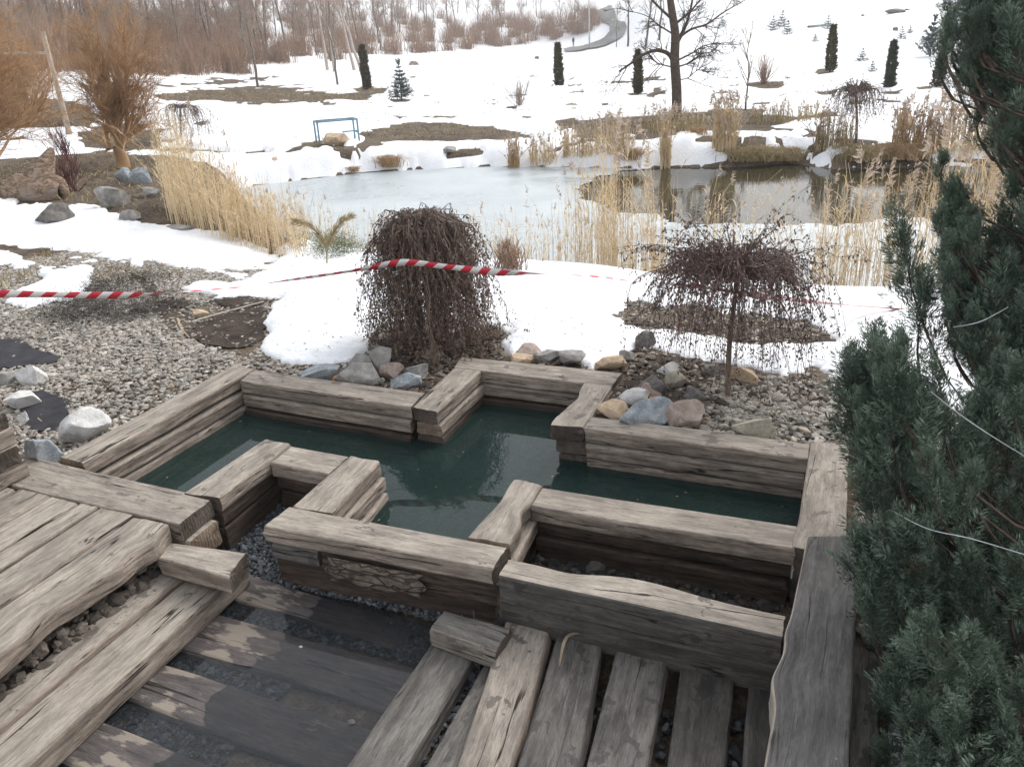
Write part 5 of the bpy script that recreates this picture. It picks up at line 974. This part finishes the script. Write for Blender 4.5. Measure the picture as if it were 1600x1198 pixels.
mat_shrub('creeping_juniper', 'grey creeping juniper spread flat over the gravel below the tape', [(75, 480), (130, 445), (150, 428), (215, 425), (262, 450), (250, 490), (180, 505), (110, 508)], 1900, M['greymat'], r, L=(.06, .13), h=.035, dz=(.0, .3))
mat_shrub('creeping_juniper', 'low bright green juniper at the snow edge behind the plume', [(490, 414), (505, 395), (540, 380), (562, 385), (556, 408), (520, 420)], 1000, M['greenjun'], r, L=(.08, .18), h=.30)
mat_shrub('heather', 'dark reddish heather patch at the foot of the left reeds', [(360, 378), (395, 368), (430, 380), (460, 392), (430, 396), (390, 388)], 260, M['redleaf'], r, L=(.06, .14), h=.14, cat='heather')
# two-armed dry plume
b = hit(511, 424); d = depth(b); root = empty('dry_plume', b); tag(root, 'dry two-armed feathery plume like a V beside the bright green juniper', 'dry plume'); mb = MB(); pb = MB()
for pts in ([(511, 424), (510, 395), (502, 372), (485, 352), (465, 346)], [(511, 424), (511, 395), (517, 372), (530, 350), (548, 338)]):
    lp = smooth_path(pxpath(pts, b, d), 16); tubes(mb, lp[None], np.full((1, 16), .008), 5); i = r.randint(5, 16, 260); T = norm(lp[i] - lp[i - 1]); blades(pb, lp[i] + r.normal(0, .012, (260, 3)), T + perp(T, r) * .45 + np.array([0, 0, -.15]), r.uniform(.05, .13, 260), .010, r, col=r.uniform(0, 1, 260))
mb.build('stem', M['drygrass'], root); pb.build('plumes', M['drygrass'], root)
# ---- driftwood stump
b = hit(55, 312); d = depth(b); m = NT('driftwood'); p = m.objc(); n1 = m.noise(m.mapv(p, (3, 3, 8)), 2.5, 6, .7, 1.2); n2 = m.noise(p, 2.2, 3)
c = m.mix(m.ramp(n1, .3, .7), (.10, .055, .03), (.42, .32, .24)); c = m.mix(m.ramp(n2, .5, .62), c, (.34, .28, .23)); m.bsdf(c, .95, m.bump(n1, .9, .05), .2); M['drift'] = m.m
mb = MB()
for pts, rr in [([(4, 300), (30, 302), (62, 298), (98, 300)], [.16, .28, .30, .16]), ([(60, 300), (66, 276), (72, 258), (78, 240), (82, 231)], [.30, .24, .17, .09, .03]), ([(70, 290), (88, 285), (99, 296), (104, 312)], [.16, .13, .09, .04]), ([(50, 300), (38, 285), (22, 288), (8, 300)], [.18, .14, .14, .10]), ([(30, 305), (18, 312), (30, 318), (48, 318)], [.1, .1, .08, .03]), ([(80, 300), (80, 312), (66, 318)], [.1, .09, .05])]:
    lp = smooth_path(pxpath(pts, b, d), 22); q = np.interp(np.linspace(0, 1, 22), np.linspace(0, 1, len(rr)), rr); mb2 = MB(); tubes(mb2, lp[None], q[None], 18); V = mb2.V[0]; c_ = np.repeat(lp, 18, 0); V = c_ + (V - c_) * (.72 + .6 * fbm(V * np.array([6, 6, 2.4]), 4))[:, None]; mb.add(V, mb2.F[0])
    e = mb.n - 18; mb.add(lp[:1], np.zeros((0, 3))) 
o = mb.build('driftwood_stump', M['drift'], smooth=True, origin=None); o.location = tuple(float(c) for c in b); tag(o, 'weathered driftwood stump with an upright horn on the left bank', 'stump')

# ------------------------------------------------------------------ built things on the far bank
M['polewood'] = plain_mat('pale_pole_wood', (.34, .26, .19), (.50, .40, .31), 8, .9, .3)
b = hit(110, 217); d = depth(b); root = empty('wooden_pole', b); tag(root, 'pale wooden pole with a crossbar in front of the leafless wood', 'pole'); top = Wd(73, 52, d); hh = top[2] - b[2]; t = np.linspace(0, 1, 10)
mb = MB(); tubes(mb, np.stack([.02 * np.sin(t * 6), 0 * t, t * hh], -1)[None], (.085 * (1.1 - .3 * t))[None], 8); mb.build('post', M['polewood'], root, smooth=True); mb = MB(); q0 = Wd(78, 83, d) - b; q1 = Wd(-80, 84, d + .6) - b; tubes(mb, (q0 + (q1 - q0) * t[:, None])[None], np.full((1, 10), .05), 6); mb.build('crossbar', M['polewood'], root, smooth=True)
M['bluemetal'] = plain_mat('blue_painted_metal', (.13, .27, .36), (.18, .33, .43), 12, .5, .1, .5)
b = hit(500, 226); b2_ = hit(562, 224); d = depth(b); root = empty('metal_frame', b); tag(root, 'light blue metal tube frame around the beige boulders on the far bank', 'metal frame'); h = 33 / F * d; ax = (b2_ - b); ax[2] = 0; bk = np.array([-ax[1], ax[0], 0]); bk = bk / np.linalg.norm(bk) * .6
legs = [b * 0, ax, bk, ax + bk]
for q in legs: mb = MB(); tubes(mb, np.array([[q, q + [0, 0, h]]]), np.full((1, 2), .026), 6); mb.build('leg', M['bluemetal'], root)
for p0, p1, z in [(legs[0], legs[1], h), (legs[2], legs[3], h), (legs[0], legs[2], h), (legs[1], legs[3], h), (ax * .6, ax, h * .48), (legs[1], legs[3], h * .4)]: mb = MB(); tubes(mb, np.array([[p0 + [0, 0, z], p1 + [0, 0, z]]]), np.full((1, 2), .023), 6); mb.build('rail', M['bluemetal'], root)
# road, light pole, walker
lft = [(880, 80), (905, 76), (930, 69), (948, 58), (953, 44), (946, 33), (930, 24), (900, 18)]; rgt = [(890, 86), (925, 82), (955, 73), (972, 62), (980, 47), (977, 36), (966, 27), (935, 16)]
rgt = [(885, 84), (915, 80), (950, 73), (970, 62), (979, 47), (975, 37), (962, 26), (930, 15)]
L_ = np.array([hit(*q) for q in lft]); Rt = np.array([hit(*q) for q in rgt]); Ls, Rs = smooth_path(L_, 60), smooth_path(Rt, 60); s = np.linspace(0, 1, 9)[None, :, None]; G_ = Ls[:, None] * (1 - s) + Rs[:, None] * s; G_[..., 2] = terr(G_[..., 0], G_[..., 1], False) + .42; ii = np.arange(540).reshape(60, 9)
mb = MB(); mb.add(G_.reshape(-1, 3), np.stack([ii[:-1, :-1], ii[:-1, 1:], ii[1:, 1:], ii[1:, :-1]], -1).reshape(-1, 4)); tag(mb.build('road', plain_mat('wet_asphalt', (.16, .165, .165), (.24, .245, .24), .3, .7), smooth=True), kind='structure')
M['polemetal'] = plain_mat('galvanised_metal', (.40, .40, .41), (.5, .5, .51), 4, .5, 0, .5)
b = hit(921, 76); root = empty('light_pole', b); tag(root, 'tall thin light pole beside the winding road', 'light pole'); mb = MB(); t = np.linspace(0, 1, 4); tubes(mb, np.stack([0 * t, 0 * t, 9.5 * t], -1)[None], (.15 * (1.1 - .4 * t))[None], 8); mb.build('post', M['polemetal'], root, smooth=True); mb = MB(); tubes(mb, np.array([[[0, 0, 9.4], [.5, .2, 9.8], [1.3, .5, 9.85]]]), np.full((1, 3), .05), 6); mb.build('arm', M['polemetal'], root); mb = MB(); V, Fc = ICO[2]; mb.add(V * [.38, .16, .09] + [1.6, .6, 9.84], Fc); mb.build('lamp_head', M['polemetal'], root)
b = hit(896, 74); d = depth(b); hp = 1.72
me = bpy.data.meshes.new('person'); J = [(0, 0, .93), (0, .01, 1.15), (0, 0, 1.40), (0, .01, 1.50), (0, .03, 1.60), (0, .02, 1.70), (-.17, 0, 1.40), (-.23, -.02, 1.12), (-.22, .10, .90), (.17, 0, 1.40), (.23, .04, 1.13), (.22, -.08, .90), (-.09, 0, .90), (-.10, .12, .50), (-.10, .10, .08), (-.10, .24, .04), (.09, 0, .90), (.10, -.05, .50), (.10, -.20, .10), (.10, -.08, .04)]
Ed = [(0, 1), (1, 2), (2, 3), (3, 4), (4, 5), (2, 6), (6, 7), (7, 8), (2, 9), (9, 10), (10, 11), (0, 12), (12, 13), (13, 14), (14, 15), (0, 16), (16, 17), (17, 18), (18, 19)]; Rr = [.16, .15, .17, .06, .10, .07, .08, .06, .045, .08, .06, .045, .10, .075, .055, .04, .10, .075, .055, .04]
me.from_pydata(J, Ed, []); o = bpy.data.objects.new('person', me); link(o); o.location = tuple(float(c) for c in b + [0, 0, .1]); sk = o.modifiers.new('Skin', 'SKIN')
if not me.skin_vertices: me.attributes
lay = me.skin_vertices[0] if len(me.skin_vertices) else None
o.modifiers.new('Subdivision', 'SUBSURF').levels = 2
if lay:
    for i, q in enumerate(Rr): lay.data[i].radius = (q, q * .8)
    lay.data[0].use_root = True
else:
    o.modifiers.clear(); me.clear_geometry(); mb = MB()
    for chain in ([0, 1, 2, 3, 4, 5], [2, 6, 7, 8], [2, 9, 10, 11], [0, 12, 13, 14, 15], [0, 16, 17, 18, 19]):
        lp = smooth_path(np.array([J[c] for c in chain]), 16); q = np.interp(np.linspace(0, 1, 16), np.linspace(0, 1, len(chain)), [Rr[c] for c in chain]); tubes(mb, lp[None], q[None], 10)
    o2 = mb.build('person', plain_mat('dark_clothes', (.015, .016, .02), (.03, .03, .036), 5), smooth=True); o2.location = o.location; bpy.data.objects.remove(o); o = o2; o.name = 'person'
if not o.data.materials: o.data.materials.append(plain_mat('dark_clothes', (.015, .016, .02), (.03, .03, .036), 5))
tag(o, 'person in dark clothes walking far off beside the light pole', 'person')

# ------------------------------------------------------------------ barrier tape, string, cables, litter
m = NT('barrier_tape'); uv = m.n('UVMap').outputs[0]; sx = m.n('SeparateXYZ'); m.l(uv, sx.inputs[0])
ph = m.math('FRACT', m.math('ADD', m.math('MULTIPLY', sx.outputs[0], 7.6), m.math('MULTIPLY', sx.outputs[1], .32))); st = m.math('GREATER_THAN', ph, .5)
n1 = m.noise(m.objc(), 9, 3); m.bsdf(m.mix(st, (.78, .76, .74), (.62, .035, .06)), .45, m.bump(n1, .2, .01), .4); M['tape'] = m.m
dT1 = depth(b1) - .35; dT2 = depth(b2) - .03
knots = [(-60, 459, 5.0, 1.2), (0, 459, 5.1, 1.3), (120, 461, 5.3, 1.35), (200, 461, 5.5, 1.1), (245, 459, 5.6, .5), (300, 455, 5.7, .05), (380, 448, 5.8, .12), (430, 441, 5.85, .35), (520, 428, dT1 - .05, .6), (575, 419, dT1, .8), (632, 410, dT1, 1.3), (700, 417, dT1, 1.4), (780, 426, dT1 - .1, 1.25), (850, 428, dT1, .3), (930, 432, dT1, .08), (1000, 441, dT2 + .2, .2), (1080, 447, dT2 + .1, .7), (1147, 456, dT2, .8), (1200, 464, dT2 + .2, .9), (1265, 471, dT2 + .8, .6), (1330, 477, dT2 + 1.6, .25), (1420, 484, dT2 + 2.4, .5)]
Kp = np.array([Wd(x, y, dd) for x, y, dd, _ in knots]); P = smooth_path(Kp, 260); tw = np.interp(np.linspace(0, 1, 260), np.linspace(0, 1, len(knots)), [k_[3] for k_ in knots]); ln_ = np.concatenate([[0], np.cumsum(np.linalg.norm(np.diff(P, axis=0), axis=1))]); T = norm(np.gradient(P, axis=0)); hz = norm(np.cross(T, [0, 0, 1.])); vt = np.cross(hz, T); wv = (hz * np.cos(tw)[:, None] + vt * np.sin(tw)[:, None]) * .024 * (1 + .15 * np.sin(ln_ * 9))[:, None]
V = np.stack([P + wv, P - wv], 1).reshape(-1, 3); ii = np.arange(520).reshape(260, 2); f = np.stack([ii[:-1, 0], ii[:-1, 1], ii[1:, 1], ii[1:, 0]], -1)
uvq = np.stack([np.stack([ln_[:-1], 0 * ln_[:-1]], -1), np.stack([ln_[:-1], 0 * ln_[:-1] + 1], -1), np.stack([ln_[1:], 0 * ln_[1:] + 1], -1), np.stack([ln_[1:], 0 * ln_[1:]], -1)], 1)
mb = MB(); mb.add(V, f, uv=uvq.reshape(-1, 2)); o = mb.build('barrier_tape', M['tape'], smooth=True); sm = o.modifiers.new('Solidify', 'SOLIDIFY'); sm.thickness = .0006; tag(o, 'red and white barrier tape strung across between the two weeping trees', 'barrier tape')
M['string'] = plain_mat('pale_string', (.42, .39, .34), (.52, .49, .44), 9, .9, 0); M['cable'] = plain_mat('white_cable', (.36, .40, .42), (.48, .52, .54), 9, .5, 0, .5); M['stick'] = plain_mat('dry_stick', (.22, .17, .11), (.42, .34, .23), 9, .9, .3)
def wire(name, label, pts, rr, mat, cat, K=24):
    P = smooth_path(np.array([Wd(*q) for q in pts]), K); c = P.mean(0); mb = MB(); tubes(mb, (P - c)[None], np.full((1, K), rr), 6); o = mb.build(name, mat, smooth=True); o.location = tuple(float(q) for q in c); return tag(o, label, cat)
wire('string', 'pale string stretched over bare soil towards the snow', [(300, 502, 5.05), (345, 489, 5.3), (412, 471, 5.65)], .004, M['string'], 'string')
wire('cable', 'short white cable poking out of the tall juniper', [(1490, 511, 2.9), (1515, 507, 2.8), (1540, 499, 2.85), (1575, 480, 3.0)], .0018, M['cable'], 'cable')
wire('cable', 'white cable slanting down across the middle of the junipers', [(1455, 612, 2.6), (1490, 640, 2.5), (1540, 675, 2.45), (1610, 718, 2.5)], .0015, M['cable'], 'cable')
wire('cable', 'white cable curving through the low juniper', [(1398, 800, 2.55), (1450, 826, 2.42), (1520, 842, 2.38), (1620, 872, 2.4)], .0015, M['cable'], 'cable')
def stick(label, pts, rr, cat='stick', lift=.01):
    P = smooth_path(np.array([hit(*q) + [0, 0, lift] for q in pts]), 12); c = P.mean(0); mb = MB(); tubes(mb, (P - c)[None], (rr * (1.1 - .5 * np.linspace(0, 1, 12)))[None], 6); o = mb.build('stick', M['stick'], smooth=True); o.location = tuple(float(q) for q in c); tag(o, label, cat)
stick('pale curved stick lying on gravel below the yellowish rock', [(278, 500), (283, 515), (297, 530)], .012); stick('thin stick on the black cloth between the pale rocks', [(60, 656), (70, 664), (80, 672)], .006); stick('thin twig leaning out of the snow near the open weeping tree', [(958, 435), (975, 428), (986, 420)], .008, lift=.1); stick('long dry reed stem lying behind the right timber near the juniper', [(1222, 668), (1260, 672), (1300, 676)], .006)
for lab, q, zz in [('yellowed leaf blade in the gravel between the deck and the pool timbers', [(366, 838), (374, 824), (385, 812)], -.34), ('curled dry reed blade caught between two walkway planks', [(874, 1040), (884, 1006), (905, 992), (922, 994)], -.22)]:
    P = smooth_path(np.array([Zp(x, y, zz) + [0, 0, .03 * math.sin(i * 1.4)] for i, (x, y) in enumerate(q)]), 12); c = P.mean(0); s = np.cross(norm(np.gradient(P, axis=0)), [0, 0, 1.]) * (.008 * np.sin(np.linspace(.3, 2.9, 12)))[:, None]; V = np.stack([P - c + s, P - c - s], 1).reshape(-1, 3); ii = np.arange(24).reshape(12, 2); mb = MB(); mb.add(V, np.stack([ii[:-1, 0], ii[:-1, 1], ii[1:, 1], ii[1:, 0]], -1)); o = mb.build('fallen_leaf', M['stick'], smooth=True); o.location = tuple(float(v) for v in c); tag(o, lab, 'dry leaf')
for (x, y), sz, lab in [((549, 1128), .018, 'black pebble showing in the puddle'), ((470, 1010), .009, 'tiny pale leaf scrap floating on the puddle')]:
    p = Zp(x, y, -.362); mb = MB(); V, Fc = ICO[2]; mb.add(V * [sz, sz * .7, sz * .6] * (1 + (vnoise(V * 2 + 3) - .5)[:, None] * .4), Fc); o = mb.build('pebble', RC['dark' if 'black' in lab else 'pale'], smooth=True); o.location = tuple(float(v) for v in p); tag(o, lab, 'pebble')
# algae under the pool water
r = np.random.RandomState(91)
m = NT('pond_algae'); n1 = m.noise(m.objc(), 20, 4); m.bsdf(m.mix(n1, (.06, .08, .01), (.22, .22, .03)), .9); M['algae'] = m.m
for (x, y), lab in [((300, 712), 'yellow-green algae tuft under water in the left arm'), ((350, 690), 'faint algae patch under water by the left timbers'), ((545, 682), 'algae tuft under water below the back timber'), ((680, 703), 'bright algae clump under the overhanging corner timber'), ((1115, 770), 'yellow algae under water in the right arm')]:
    p = Zp(x, y, -.25); n = 260; P = r.normal(0, .05, (n, 3)) * [1.3, .8, .2] + [0, 0, -.02]; mb = MB(); blades(mb, P, r.normal(0, 1, (n, 3)) * [1, 1, .3], r.uniform(.02, .05, n), .008, r); o = mb.build('algae', M['algae']); o.location = tuple(float(v) for v in p + [0, 0, -.02]); tag(o, lab, 'algae', 'algae under the pool water')

# ---- dry grass and litter on the bare ground of the banks, debris on the pool
r = np.random.RandomState(97)
rr_ = np.hypot(GP[:, 0], GP[:, 1]); cand = np.where((SNOWSD < -.08) & (sp < -.25) & (rr_ > 9.5) & (rr_ < 60) & (px > -200) & (px < 1700) & ~instruct)[0]
wgt = (rr_[cand] ** 1.3); ch = cand[r.choice(len(cand), 22000, p=wgt / wgt.sum())]; P = GP[ch] + r.normal(0, .08, (len(ch), 3)) * [1, 1, 0]; P[:, 2] -= .01
mb = MB(); D = np.stack([r.normal(0, .7, len(P)), r.normal(0, .7, len(P)), r.uniform(.15, 1, len(P))], -1); L = r.uniform(.05, .20, len(P)) * np.interp(rr_[ch], [10, 25, 60], [.7, 1.0, 1.4]); blades(mb, P, D, L, L * .10 + .003, r, col=r.uniform(0, 1, len(P))); tag(mb.build('dry_grass', M['drygrass']), kind='stuff')
n = 46; X = r.uniform(-3.95, -.05, n * 3); Y = r.uniform(2.8, 4.8, n * 3); k = sdf(POOL, X, Y) > .03; X, Y = X[k], Y[k]; n = len(X); mb = MB(); P = np.stack([X, Y, np.full(n, -.2325)], -1); D = np.stack([r.normal(0, 1, n), r.normal(0, 1, n), 0 * X], -1); blades(mb, P, D, r.uniform(.006, .03, n), r.uniform(.003, .008, n), r, col=r.uniform(0, 1, n)); tag(mb.build('floating_debris', M['drygrass']), kind='stuff')

cand = np.where((SNOWSD > .06) & (rr_ < 10.5) & (px > 380) & (px < 1500))[0]; dl = np.minimum(np.hypot(GP[cand, 0] - b1[0], GP[cand, 1] - b1[1]), np.hypot(GP[cand, 0] - b2[0], GP[cand, 1] - b2[1])); wg = np.exp(-(dl / .9) ** 2) + .02
ch = cand[r.choice(len(cand), 420, p=wg / wg.sum())]; P = SP[ch] + [0, 0, .004]; D = np.stack([r.normal(0, 1, 420), r.normal(0, 1, 420), r.normal(0, .12, 420)], -1); mb = MB(); blades(mb, P, D, r.uniform(.008, .035, 420), r.uniform(.004, .010, 420), r, col=r.uniform(0, .8, 420)); tag(mb.build('fallen_leaves', M['dryleaf']), kind='stuff')

# ------------------------------------------------------------------ the air: far things fade
mb = MB(); V = np.array([(x, y, z) for z in (-4.0, 130.0) for x, y in ((-1000, -1000), (1000, -1000), (1000, 1000), (-1000, 1000))], float)
mb.add(V, [(0, 3, 2, 1), (4, 5, 6, 7), (0, 1, 5, 4), (1, 2, 6, 5), (2, 3, 7, 6), (3, 0, 4, 7)])
m = bpy.data.materials.new('thin_haze'); m.use_nodes = True; m.node_tree.nodes.clear(); hv = m.node_tree.nodes.new('ShaderNodeVolumePrincipled'); hv.inputs['Color'].default_value = (.93, .92, .92, 1); hv.inputs['Density'].default_value = .0013; hv.inputs['Anisotropy'].default_value = .2
ho = m.node_tree.nodes.new('ShaderNodeOutputMaterial'); m.node_tree.links.new(hv.outputs[0], ho.inputs['Volume']); tag(mb.build('haze', m), kind='stuff')
